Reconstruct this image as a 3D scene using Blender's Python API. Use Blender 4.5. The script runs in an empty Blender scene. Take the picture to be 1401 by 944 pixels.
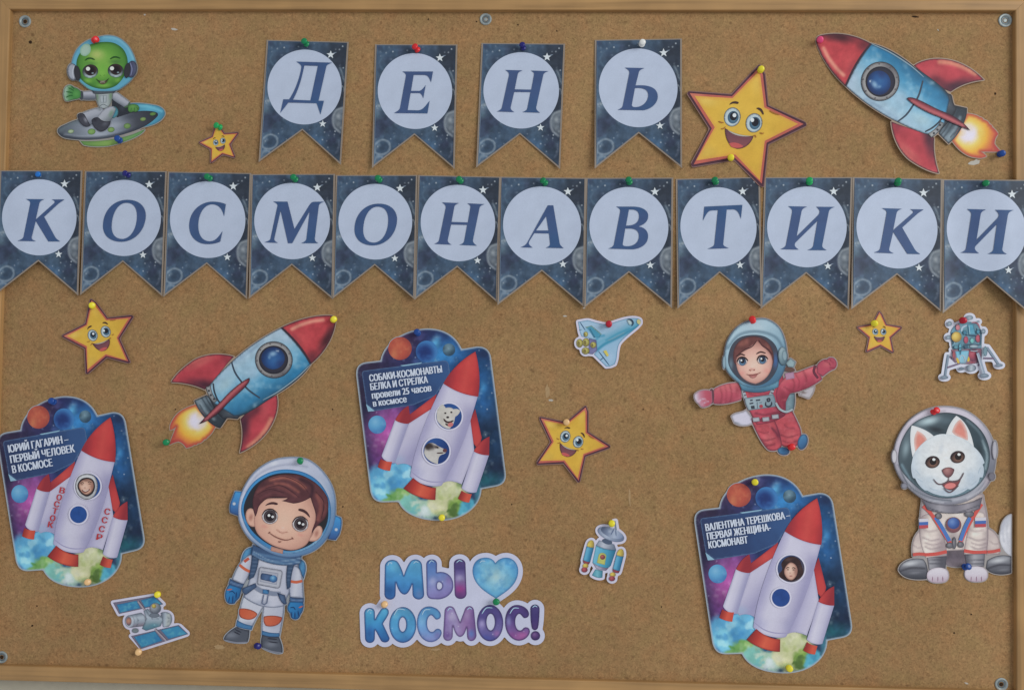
import bpy, bmesh, math, random
import numpy as np
from mathutils import Matrix, Vector
from mathutils.geometry import delaunay_2d_cdt

# ------------------------------------------------------------------ camera, light, exposure
SC = bpy.context.scene
COL = SC.collection
FPX = 1060.0                                    # focal length in photograph pixels (1401 wide)
CAM_P = np.array([0.04151, -0.02756, 0.91925])  # board frame: x right, y up, z out of the board
CAM_A = (0.02505, 0.02774, 0.01424)
BW, BH = 1.2, 0.78836                           # cork inside the frame, metres
BOARD_Z = 1.5                                   # height of the board's middle above the floor


def _rot(a):
    ax, ay, az = a
    cx, sx, cy, sy, cz, sz = math.cos(ax), math.sin(ax), math.cos(ay), math.sin(ay), math.cos(az), math.sin(az)
    Rx = np.array([[1, 0, 0], [0, cx, -sx], [0, sx, cx]])
    Ry = np.array([[cy, 0, sy], [0, 1, 0], [-sy, 0, cy]])
    Rz = np.array([[cz, -sz, 0], [sz, cz, 0], [0, 0, 1]])
    return Rz @ Ry @ Rx


CAM_R = _rot(CAM_A)
M_BW = np.array([[1, 0, 0], [0, 0, -1], [0, 1, 0]], float)   # board frame -> world


def to_world(P):
    W = np.asarray(P, float) @ M_BW.T
    W[..., 2] += BOARD_Z
    return W


cam_d = bpy.data.cameras.new('camera')
cam = bpy.data.objects.new('camera', cam_d)
COL.objects.link(cam)
cam_d.sensor_width = 36
cam_d.lens = FPX / 1401 * 36
cam_d.clip_start = 0.01
cam_d.clip_end = 100
mw = Matrix((M_BW @ CAM_R).tolist()).to_4x4()
mw.translation = Vector(to_world(CAM_P))
cam.matrix_world = mw
SC.camera = cam

world = bpy.data.worlds.new('World')
SC.world = world
world.use_nodes = True
_bg = world.node_tree.nodes['Background']
_bg.inputs[0].default_value = (0.83, 0.885, 1.0, 1)
_bg.inputs[1].default_value = 0.49


def area_light(name, loc, target, sx, sy, power, color):
    d = bpy.data.lights.new(name, 'AREA')
    d.shape = 'RECTANGLE'
    d.size, d.size_y, d.energy, d.color = sx, sy, power, color
    o = bpy.data.objects.new(name, d)
    COL.objects.link(o)
    o.location = loc
    o.rotation_euler = (Vector(target) - Vector(loc)).to_track_quat('-Z', 'Y').to_euler()
    return o


# the room's window, to the right of the board and a little above it
area_light('window_light', (3.8, -3.2, 3.1), (0, 0, 1.5), 2.8, 2.4, 150, (0.935, 0.97, 1.0))

SC.view_settings.view_transform = 'Standard'
SC.view_settings.look = 'None'
SC.view_settings.exposure = 0
SC.view_settings.gamma = 1
SC.view_settings.use_curve_mapping = False

# ------------------------------------------------------------------ colour
LIGHT = np.array([0.72, 0.76, 0.86])     # what a perfectly white surface on the board shows


def lin(c):
    c = np.asarray(c, float) / 255
    return np.where(c <= 0.04045, c / 12.92, ((c + 0.055) / 1.055) ** 2.4)


def alb(c):
    """paint or ink colour of something that shows as sRGB c in the photograph"""
    return np.clip(lin(c) / LIGHT, 0.004, 0.9)


# ------------------------------------------------------------------ pixels and places
def px_to_board(P, h=0.0):
    P = np.asarray(P, float)
    d = np.stack([(P[..., 0] - 700.5) / FPX, -(P[..., 1] - 472) / FPX, -np.ones(P.shape[:-1])], -1) @ CAM_R.T
    t = (np.asarray(h) - CAM_P[2]) / d[..., 2]
    return CAM_P + d * t[..., None]


def board_to_px(X):
    d = (np.asarray(X, float) - CAM_P) @ CAM_R
    return np.stack([700.5 + FPX * d[..., 0] / -d[..., 2], 472 - FPX * d[..., 1] / -d[..., 2]], -1)


PXM = 0.00087     # metres per photograph pixel on the board


def aff(src, dst):
    """least-squares affine 2x3 taking src points to dst points"""
    A = np.c_[np.asarray(src, float), np.ones(len(src))]
    return np.linalg.lstsq(A, np.asarray(dst, float), rcond=None)[0].T


def zoom(ox, oy, s):
    return np.array([[s, 0, ox], [0, s, oy]], float)


def ap(T, P):
    return np.asarray(P, float) @ T[:, :2].T + T[:, 2]


def comp(A, B):   # A after B
    return np.c_[A[:, :2] @ B[:, :2], A[:, :2] @ B[:, 2] + A[:, 2]]


def inv(A):
    L = np.linalg.inv(A[:, :2])
    return np.c_[L, -L @ A[:, 2]]


# ------------------------------------------------------------------ 2D paths
def path(s, tol):
    """SVG-like absolute path (M L C R Z); R is a smooth run through points; returns list of (pts, closed)"""
    tk = s.replace(',', ' ').split()
    out, cur, i, cmd, closed = [], [], 0, None, False

    def flush(c):
        if len(cur) > 1:
            out.append((np.array(cur, float), c))

    while i < len(tk):
        if tk[i].isalpha():
            cmd = tk[i]
            i += 1
            if cmd == 'Z':
                flush(True)
                cur = []
                continue
            if cmd == 'R' or cmd == 'O':
                pts = []
                while i < len(tk) and not tk[i].isalpha():
                    pts.append((float(tk[i]), float(tk[i + 1])))
                    i += 2
                if cmd == 'O':                       # closed smooth loop
                    p = np.array(pts)
                    out.append((catmull(p, True, tol), True))
                else:
                    p = np.array(([cur[-1]] if cur else []) + pts)
                    q = catmull(p, False, tol)
                    cur = cur + [tuple(v) for v in (q[1:] if cur else q)]
                continue
        if cmd == 'M':
            flush(False)
            cur = [(float(tk[i]), float(tk[i + 1]))]
            i += 2
            cmd = 'L'
        elif cmd == 'L':
            a = np.array(cur[-1])
            b = np.array((float(tk[i]), float(tk[i + 1])))
            n = max(1, int(np.hypot(*(b - a)) / (tol * 1.5)))
            for k in range(1, n + 1):
                cur.append(tuple(a + (b - a) * k / n))
            i += 2
        elif cmd == 'C':
            p0 = np.array(cur[-1])
            p1, p2, p3 = [np.array((float(tk[i + 2 * k]), float(tk[i + 2 * k + 1]))) for k in range(3)]
            i += 6
            n = max(3, int((np.hypot(*(p1 - p0)) + np.hypot(*(p2 - p1)) + np.hypot(*(p3 - p2))) / tol))
            for k in range(1, n + 1):
                t = k / n
                cur.append(tuple((1 - t) ** 3 * p0 + 3 * t * (1 - t) ** 2 * p1 + 3 * t * t * (1 - t) * p2 + t ** 3 * p3))
    flush(False)
    return out


def catmull(p, closed, tol):
    n = len(p)
    out = []
    for i in range(n if closed else n - 1):
        if closed:
            a, b, c, d = p[i - 1], p[i], p[(i + 1) % n], p[(i + 2) % n]
        else:
            a, b, c, d = p[max(i - 1, 0)], p[i], p[i + 1], p[min(i + 2, n - 1)]
        m = max(2, int(np.hypot(*(c - b)) / tol))
        t = (np.arange(m) / m)[:, None]
        out.append(0.5 * (2 * b + (c - a) * t + (2 * a - 5 * b + 4 * c - d) * t ** 2 + (-a + 3 * b - 3 * c + d) * t ** 3))
    out = np.concatenate(out)
    return out if closed else np.r_[out, p[-1:]]


def ell(cx, cy, rx, ry, rot=0, n=0, tol=6):
    n = n or int(max(10, 2 * math.pi * max(rx, ry) / tol))
    a = np.arange(n) / n * 2 * math.pi
    c, s = math.cos(math.radians(rot)), math.sin(math.radians(rot))
    x, y = rx * np.cos(a), ry * np.sin(a)
    return np.c_[cx + x * c - y * s, cy + x * s + y * c]


def seg_all(loops):
    return np.concatenate([l for l in loops]), np.concatenate([np.roll(l, -1, 0) for l in loops])


def inside(P, loops):
    A, B = seg_all(loops)
    r = np.zeros(len(P), bool)
    for k in range(0, len(P), 4000):
        x, y = P[k:k + 4000, 0:1], P[k:k + 4000, 1:2]
        c = (A[:, 1] > y) != (B[:, 1] > y)
        dy = B[:, 1] - A[:, 1]
        dy = np.where(dy == 0, 1e-12, dy)
        xi = A[:, 0] + (y - A[:, 1]) / dy * (B[:, 0] - A[:, 0])
        r[k:k + 4000] = (np.sum(c & (x < xi), 1) % 2) == 1
    return r


def seg_dist(P, A, B):
    out = np.empty(len(P))
    d = B - A
    L = np.maximum((d ** 2).sum(1), 1e-12)
    for k in range(0, len(P), 2000):
        p = P[k:k + 2000, None, :]
        t = np.clip(((p - A) * d).sum(2) / L, 0, 1)
        q = A + t[..., None] * d
        out[k:k + 2000] = np.sqrt(((p - q) ** 2).sum(2).min(1))
    return out


def edge_dist(P, loops):
    return seg_dist(P, *seg_all(loops))


def triangulate(loops, step, seed=1):
    """sheet inside loops: boundary points plus a jittered grid; returns verts, tris"""
    allp = np.concatenate(loops)
    lo, hi = allp.min(0), allp.max(0)
    nx, ny = int((hi[0] - lo[0]) / step) + 2, int((hi[1] - lo[1]) / (step * 0.866)) + 2
    rng = np.random.RandomState(seed)
    gx, gy = np.meshgrid(np.arange(nx), np.arange(ny))
    G = np.c_[(lo[0] + (gx + 0.5 * (gy % 2)) * step).ravel(), (lo[1] + gy * step * 0.866).ravel()]
    G = G + rng.uniform(-0.08, 0.08, G.shape) * step
    G = G[inside(G, loops)]
    if len(G):
        G = G[edge_dist(G, loops) > 0.45 * step]
    V, Ed, o = [], [], 0
    for l in loops:
        V.append(l)
        n = len(l)
        Ed += [(o + i, o + (i + 1) % n) for i in range(n)]
        o += n
    V = np.concatenate(V + ([G] if len(G) else []))
    r = delaunay_2d_cdt([Vector(v) for v in V.tolist()], Ed, [], 0, 1e-6, False)
    V2 = np.array([tuple(v) for v in r[0]])
    T = np.array([f for f in r[2] if len(f) == 3], int)
    c = V2[T].mean(1)
    T = T[inside(c, loops)]
    return V2, T


# ------------------------------------------------------------------ print operations (art units, colours as they show)
def _sm(x):
    x = np.clip(x, 0, 1)
    return x * x * (3 - 2 * x)


def S(c):
    c = np.array(c, float)
    return lambda P, D, C: np.tile(c, (len(P), 1))


def G(x0, y0, c0, x1, y1, *cs):
    """linear gradient; cs are evenly spaced following colours"""
    cs = np.array([c0] + list(cs), float)
    a, d = np.array([x0, y0], float), np.array([x1 - x0, y1 - y0], float)

    def f(P, D, C):
        t = np.clip(((P - a) @ d) / (d @ d), 0, 1) * (len(cs) - 1)
        return np.stack([np.interp(t, np.arange(len(cs)), cs[:, k]) for k in range(3)], 1)
    return f


def RD(cx, cy, r, *cs):
    cs = np.array(cs, float)

    def f(P, D, C):
        t = np.clip(np.hypot(P[:, 0] - cx, P[:, 1] - cy) / r, 0, 1) * (len(cs) - 1)
        return np.stack([np.interp(t, np.arange(len(cs)), cs[:, k]) for k in range(3)], 1)
    return f


def B(cx, cy, rx, ry, c, a=1.0, rot=0, hard=0.0):
    c = np.array(c, float)
    co, si = math.cos(math.radians(rot)), math.sin(math.radians(rot))

    def f(P, D, C):
        x, y = P[:, 0] - cx, P[:, 1] - cy
        u, v = (x * co + y * si) / rx, (-x * si + y * co) / ry
        w = a * _sm((1 - np.hypot(u, v)) / max(1e-3, 1 - hard))
        return C + (c - C) * w[:, None]
    return f


def E(c, w, a=1.0):
    c = np.array(c, float)
    return lambda P, D, C: C + (c - C) * (a * _sm(1 - D / w))[:, None]


def K(s, w, c, a=1.0):
    c = np.array(c, float)
    pts = path(s, 8)

    def f(P, D, C):
        d = np.full(len(P), 1e9)
        for p, cl in pts:
            q = np.r_[p, p[:1]] if cl else p
            d = np.minimum(d, seg_dist(P, q[:-1], q[1:]))
        return C + (c - C) * (a * _sm(1 - d / w))[:, None]
    return f


def vnoise(P, scale, seed):
    q = P / scale + seed * 17.31
    i = np.floor(q).astype(np.int64)
    f = q - i
    f = f * f * (3 - 2 * f)

    def h(a, b):
        n = (a * 374761393 + b * 668265263 + seed * 1442695) & 0x7fffffff
        n = ((n ^ (n >> 13)) * 1274126177) & 0x7fffffff
        return ((n ^ (n >> 16)) & 0xffff) / 65535.0
    a, b = i[:, 0], i[:, 1]
    return (h(a, b) * (1 - f[:, 0]) + h(a + 1, b) * f[:, 0]) * (1 - f[:, 1]) + (h(a, b + 1) * (1 - f[:, 0]) + h(a + 1, b + 1) * f[:, 0]) * f[:, 1]


def fbm(P, scale, seed):
    return (vnoise(P, scale, seed) * 0.55 + vnoise(P, scale / 2.1, seed + 3) * 0.28 + vnoise(P, scale / 4.3, seed + 7) * 0.17)


def N(scale, amt, seed=1, c=None, lo=0.35, hi=0.75):
    """noise: with a colour, cloudy patches of it; without, light and dark mottling"""
    def f(P, D, C):
        n = fbm(P, scale, seed)
        if c is None:
            return np.clip(C * (1 + amt * (n - 0.5) * 2)[:, None], 0, 255)
        w = amt * _sm((n - lo) / (hi - lo))
        return C + (np.array(c, float) - C) * w[:, None]
    return f


# ------------------------------------------------------------------ materials
MATS = {}


def new_mat(name):
    m = bpy.data.materials.new(name)
    m.use_nodes = True
    MATS[name] = m
    nt = m.node_tree
    return m, nt, nt.nodes['Principled BSDF']


def nd(nt, typ, **kw):
    n = nt.nodes.new(typ)
    for k, v in kw.items():
        if k in n.inputs:
            n.inputs[k].default_value = v
        else:
            setattr(n, k, v)
    return n


def print_mat(name, rough, spec, grain):
    m, nt, b = new_mat(name)
    L = nt.links.new
    at = nd(nt, 'ShaderNodeAttribute', attribute_name='Col')
    tc = nd(nt, 'ShaderNodeTexCoord')
    no = nd(nt, 'ShaderNodeTexNoise', Scale=700.0, Detail=2.0)
    n2 = nd(nt, 'ShaderNodeTexNoise', Scale=60.0, Detail=3.0)
    L(tc.outputs['Object'], no.inputs['Vector'])
    L(tc.outputs['Object'], n2.inputs['Vector'])
    mr = nd(nt, 'ShaderNodeMapRange')
    for k, v in ((1, 0.3), (2, 0.7), (3, 1 - grain), (4, 1 + grain)):
        mr.inputs[k].default_value = v
    L(no.outputs['Fac'], mr.inputs[0])
    mr2 = nd(nt, 'ShaderNodeMapRange')
    for k, v in ((1, 0.3), (2, 0.7), (3, 0.97), (4, 1.03)):
        mr2.inputs[k].default_value = v
    L(n2.outputs['Fac'], mr2.inputs[0])
    mu = nd(nt, 'ShaderNodeMath', operation='MULTIPLY')
    L(mr.outputs[0], mu.inputs[0])
    L(mr2.outputs[0], mu.inputs[1])
    vm = nd(nt, 'ShaderNodeVectorMath', operation='SCALE')
    L(at.outputs['Color'], vm.inputs[0])
    L(mu.outputs[0], vm.inputs['Scale'])
    L(vm.outputs[0], b.inputs['Base Color'])
    b.inputs['Roughness'].default_value = rough
    b.inputs['Specular IOR Level'].default_value = spec
    bp = nd(nt, 'ShaderNodeBump', Strength=0.08, Distance=0.0006)
    L(n2.outputs['Fac'], bp.inputs['Height'])
    L(bp.outputs[0], b.inputs['Normal'])
    return m


print_mat('printed_paper', 0.55, 0.18, 0.035)
print_mat('laminated_print', 0.42, 0.22, 0.03)


def cork_mat():
    m, nt, b = new_mat('cork')
    L = nt.links.new
    tc = nd(nt, 'ShaderNodeTexCoord')
    co = tc.outputs['Object']
    wn = nd(nt, 'ShaderNodeTexNoise', Scale=260.0, Detail=2.0)
    L(co, wn.inputs['Vector'])
    wm = nd(nt, 'ShaderNodeVectorMath', operation='MULTIPLY_ADD')
    wm.inputs[1].default_value = (0.004, 0.004, 0.004)
    L(wn.outputs['Color'], wm.inputs[0])
    L(co, wm.inputs[2])
    base = alb((142, 114, 81))

    def mix(fac, a, c, typ='MIX'):
        n = nd(nt, 'ShaderNodeMix', data_type='RGBA', blend_type=typ)
        if hasattr(fac, 'is_linked'):
            L(fac, n.inputs[0])
        else:
            n.inputs[0].default_value = fac
        for sock, v in ((n.inputs[6], a), (n.inputs[7], c)):
            if hasattr(v, 'is_linked'):
                L(v, sock)
            else:
                sock.default_value = tuple(v) + (1,)
        return n.outputs[2]

    def ramp(src, *stops):
        n = nd(nt, 'ShaderNodeValToRGB')
        L(src, n.inputs[0])
        e = n.color_ramp.elements
        while len(e) < len(stops):
            e.new(0.5)
        for el, (p, c) in zip(e, stops):
            el.position = p
            el.color = (tuple(c) if hasattr(c, '__len__') else (c, c, c)) + (1,) if not hasattr(c, '__len__') or len(c) == 3 else c
        return n.outputs[0]
    v1 = nd(nt, 'ShaderNodeTexVoronoi', Scale=330.0)
    L(wm.outputs[0], v1.inputs['Vector'])
    sep = nd(nt, 'ShaderNodeSeparateColor')
    L(v1.outputs['Color'], sep.inputs[0])
    c1 = ramp(sep.outputs[0], (0.0, tuple(base * 0.86)), (0.18, tuple(base * 0.95)), (0.55, tuple(base)), (0.85, tuple(base * np.array([1.06, 1.05, 1.05]))), (1.0, tuple(base * 1.14)))
    v2 = nd(nt, 'ShaderNodeTexVoronoi', Scale=760.0)
    L(wm.outputs[0], v2.inputs['Vector'])
    sep2 = nd(nt, 'ShaderNodeSeparateColor')
    L(v2.outputs['Color'], sep2.inputs[0])
    g2 = ramp(sep2.outputs[1], (0.0, (0.78, 0.76, 0.73)), (0.3, (0.96, 0.96, 0.95)), (0.7, (1.03, 1.03, 1.02)), (1.0, (1.13, 1.12, 1.10)))
    c2 = mix(1.0, c1, g2, 'MULTIPLY')
    n3 = nd(nt, 'ShaderNodeTexNoise', Scale=9.0, Detail=5.0)
    L(co, n3.inputs['Vector'])
    g3 = ramp(n3.outputs['Fac'], (0.3, (0.93, 0.92, 0.91)), (0.7, (1.07, 1.06, 1.06)))
    c3 = mix(1.0, c2, g3, 'MULTIPLY')
    # warm and greenish blotches of differing cork lots, a few faded or handled patches
    n5 = nd(nt, 'ShaderNodeTexNoise', Scale=45.0, Detail=3.0)
    L(co, n5.inputs['Vector'])
    g5 = ramp(n5.outputs['Fac'], (0.32, (1.05, 0.985, 0.97)), (0.5, (1.0, 1.0, 1.0)), (0.68, (0.965, 1.015, 0.98)))
    c3 = mix(1.0, c3, g5, 'MULTIPLY')
    n6 = nd(nt, 'ShaderNodeTexNoise', Scale=3.2, Detail=6.0, Roughness=0.65)
    L(co, n6.inputs['Vector'])
    g6 = ramp(n6.outputs['Fac'], (0.33, (0.91, 0.90, 0.90)), (0.5, (1.0, 1.0, 1.0)), (0.66, (1.08, 1.08, 1.10)))
    c3 = mix(1.0, c3, g6, 'MULTIPLY')
    # sparse dark bark flecks
    v4 = nd(nt, 'ShaderNodeTexVoronoi', Scale=120.0)
    L(wm.outputs[0], v4.inputs['Vector'])
    sep4 = nd(nt, 'ShaderNodeSeparateColor')
    L(v4.outputs['Color'], sep4.inputs[0])
    lt = nd(nt, 'ShaderNodeMath', operation='LESS_THAN')
    lt.inputs[1].default_value = 0.11
    L(sep4.outputs[2], lt.inputs[0])
    d4 = ramp(v4.outputs['Distance'], (0.10, 1.0), (0.34, 0.0))
    mm = nd(nt, 'ShaderNodeMath', operation='MULTIPLY')
    L(lt.outputs[0], mm.inputs[0])
    L(d4, mm.inputs[1])
    mm2 = nd(nt, 'ShaderNodeMath', operation='MULTIPLY')
    mm2.inputs[1].default_value = 0.55
    L(mm.outputs[0], mm2.inputs[0])
    c4 = mix(mm2.outputs[0], c3, base * np.array([0.42, 0.38, 0.36]))
    L(c4, b.inputs['Base Color'])
    b.inputs['Roughness'].default_value = 0.85
    b.inputs['Specular IOR Level'].default_value = 0.15
    bp = nd(nt, 'ShaderNodeBump', Strength=0.35, Distance=0.0006)
    L(sep2.outputs[0], bp.inputs['Height'])
    L(bp.outputs[0], b.inputs['Normal'])


def wood_mat(name, axis):
    m, nt, b = new_mat(name)
    L = nt.links.new
    tc = nd(nt, 'ShaderNodeTexCoord')
    mp = nd(nt, 'ShaderNodeMapping')
    sc = [170.0, 170.0, 170.0]
    sc[axis] = 5.0
    mp.inputs['Scale'].default_value = sc
    L(tc.outputs['Object'], mp.inputs['Vector'])
    n1 = nd(nt, 'ShaderNodeTexNoise', Scale=1.0, Detail=5.0, Distortion=0.5)
    L(mp.outputs[0], n1.inputs['Vector'])
    base = alb((158, 125, 84))
    r = nd(nt, 'ShaderNodeValToRGB')
    L(n1.outputs['Fac'], r.inputs[0])
    e = r.color_ramp.elements
    e.new(0.5)
    for el, (p, k) in zip(e, ((0.25, 0.70), (0.5, 1.0), (0.75, 1.16))):
        el.position = p
        el.color = tuple(base * k) + (1,)
    n2 = nd(nt, 'ShaderNodeTexNoise', Scale=14.0, Detail=4.0)
    L(tc.outputs['Object'], n2.inputs['Vector'])
    r2 = nd(nt, 'ShaderNodeValToRGB')
    L(n2.outputs['Fac'], r2.inputs[0])
    r2.color_ramp.elements[0].position = 0.3
    r2.color_ramp.elements[0].color = (0.82, 0.81, 0.82, 1)
    r2.color_ramp.elements[1].position = 0.7
    r2.color_ramp.elements[1].color = (1.08, 1.07, 1.06, 1)
    mx = nd(nt, 'ShaderNodeMix', data_type='RGBA', blend_type='MULTIPLY')
    mx.inputs[0].default_value = 1
    L(r.outputs[0], mx.inputs[6])
    L(r2.outputs[0], mx.inputs[7])
    L(mx.outputs[2], b.inputs['Base Color'])
    b.inputs['Roughness'].default_value = 0.5
    b.inputs['Specular IOR Level'].default_value = 0.3
    bp = nd(nt, 'ShaderNodeBump', Strength=0.15, Distance=0.0005)
    L(n1.outputs['Fac'], bp.inputs['Height'])
    L(bp.outputs[0], b.inputs['Normal'])


def simple_mat(name, c, rough, metal=0.0, spec=0.5, nscale=40.0, namt=0.06, bump=0.0):
    m, nt, b = new_mat(name)
    L = nt.links.new
    tc = nd(nt, 'ShaderNodeTexCoord')
    no = nd(nt, 'ShaderNodeTexNoise', Scale=nscale, Detail=4.0)
    L(tc.outputs['Object'], no.inputs['Vector'])
    r = nd(nt, 'ShaderNodeValToRGB')
    L(no.outputs['Fac'], r.inputs[0])
    a = alb(c)
    r.color_ramp.elements[0].position = 0.3
    r.color_ramp.elements[0].color = tuple(a * (1 - namt)) + (1,)
    r.color_ramp.elements[1].position = 0.7
    r.color_ramp.elements[1].color = tuple(np.minimum(a * (1 + namt), 0.95)) + (1,)
    L(r.outputs[0], b.inputs['Base Color'])
    b.inputs['Roughness'].default_value = rough
    b.inputs['Metallic'].default_value = metal
    b.inputs['Specular IOR Level'].default_value = spec
    if bump:
        bp = nd(nt, 'ShaderNodeBump', Strength=bump, Distance=0.001)
        L(no.outputs['Fac'], bp.inputs['Height'])
        L(bp.outputs[0], b.inputs['Normal'])
    return m


cork_mat()
wood_mat('wood_grain_along', 0)
wood_mat('wood_grain_upright', 2)
simple_mat('wall_paint', (158, 154, 142), 0.8, spec=0.2, nscale=90, namt=0.05, bump=0.1)
simple_mat('zinc_washer', (138, 148, 152), 0.5, 0.35, nscale=300, namt=0.15)
simple_mat('screw_steel', (92, 104, 112), 0.5, 0.4, nscale=300, namt=0.2)
simple_mat('dark_hole', (52, 40, 32), 0.9, spec=0.0)
simple_mat('paper_scrap', (168, 165, 160), 0.8, spec=0.1)
simple_mat('pale_smear', (156, 131, 100), 0.85, spec=0.1, nscale=500, namt=0.12)
simple_mat('pin_steel', (150, 150, 155), 0.3, 0.9)
PIN_COL = {'red': (200, 35, 40), 'green': (0, 118, 72), 'blue': (20, 62, 135), 'bright blue': (22, 105, 190), 'navy': (25, 25, 105),
           'yellow': (218, 200, 45), 'white': (205, 208, 210), 'pink': (215, 70, 120), 'beige': (208, 170, 122), 'crimson': (165, 20, 42), 'light green': (20, 150, 82)}
for k, c in PIN_COL.items():
    simple_mat(k.replace(' ', '_') + '_plastic', c, 0.3, spec=0.45, nscale=200, namt=0.03)


# ------------------------------------------------------------------ objects
def mesh_obj(name, V, F, mat, parent=None, colors=None, smooth=False):
    me = bpy.data.meshes.new(name)
    me.from_pydata(V.tolist() if hasattr(V, 'tolist') else V, [], F.tolist() if hasattr(F, 'tolist') else F)
    me.materials.append(MATS[mat])
    if colors is not None:
        ca = me.color_attributes.new('Col', 'FLOAT_COLOR', 'POINT')
        ca.data.foreach_set('color', np.c_[colors, np.ones(len(colors))].astype(np.float32).ravel())
    if smooth:
        me.polygons.foreach_set('use_smooth', [True] * len(me.polygons))
    o = bpy.data.objects.new(name, me)
    COL.objects.link(o)
    # own origin in the middle of the piece
    c = np.asarray(V, float).mean(0)
    co = np.asarray(V, float) - c
    me.vertices.foreach_set('co', co.astype(np.float32).ravel())
    me.update()
    ORIGIN[o.name] = c
    if parent is not None:
        o.parent = parent
        o.location = c - ORIGIN[parent.name]
    else:
        o.location = c
    return o


ORIGIN = {}


def thing(name, label, cat, loc=(0, 0, 0), group=None):
    o = bpy.data.objects.new(name, None)
    o.empty_display_size = 0.01
    o.location = loc
    COL.objects.link(o)
    ORIGIN[o.name] = np.array(loc, float)
    o['label'] = label
    o['category'] = cat
    if group:
        o['group'] = group
    return o


def smooth_contour(p):
    q = 0.25 * np.roll(p, 1, 0) + 0.5 * p + 0.25 * np.roll(p, -1, 0)
    return q


def contour(F, x0, y0, g):
    """closed iso-lines of F == 0 on a grid (marching squares)"""
    ny, nx = F.shape
    nxt = {}

    def pt(i, j, k, l):
        a, b = F[j, i], F[l, k]
        t = a / (a - b)
        return (x0 + g * (i + t * (k - i)), y0 + g * (j + t * (l - j)))
    ins = F < 0
    code = ins[:-1, :-1] * 1 + ins[:-1, 1:] * 2 + ins[1:, 1:] * 4 + ins[1:, :-1] * 8
    js, is_ = np.nonzero((code > 0) & (code < 15))
    P = {}
    tab = {1: [(3, 0)], 2: [(0, 1)], 3: [(3, 1)], 4: [(1, 2)], 5: [(3, 2), (1, 0)], 6: [(0, 2)], 7: [(3, 2)], 8: [(2, 3)], 9: [(2, 0)],
           10: [(0, 3), (2, 1)], 11: [(2, 1)], 12: [(1, 3)], 13: [(1, 0)], 14: [(0, 3)]}
    for j, i in zip(js, is_):
        ed = {0: (i, j, i + 1, j), 1: (i + 1, j, i + 1, j + 1), 2: (i, j + 1, i + 1, j + 1), 3: (i, j, i, j + 1)}
        for a, b in tab[int(code[j, i])]:
            nxt[ed[a]] = ed[b]
            P[ed[a]] = pt(*ed[a])
            P[ed[b]] = pt(*ed[b])
    loops, seen = [], set()
    for s in list(nxt):
        if s in seen:
            continue
        c, lp = s, []
        while c in nxt and c not in seen:
            seen.add(c)
            lp.append(P[c])
            c = nxt[c]
        if len(lp) > 8:
            loops.append(np.array(lp))
    return loops


LAYER = 0.00004
_cache = {}


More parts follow.
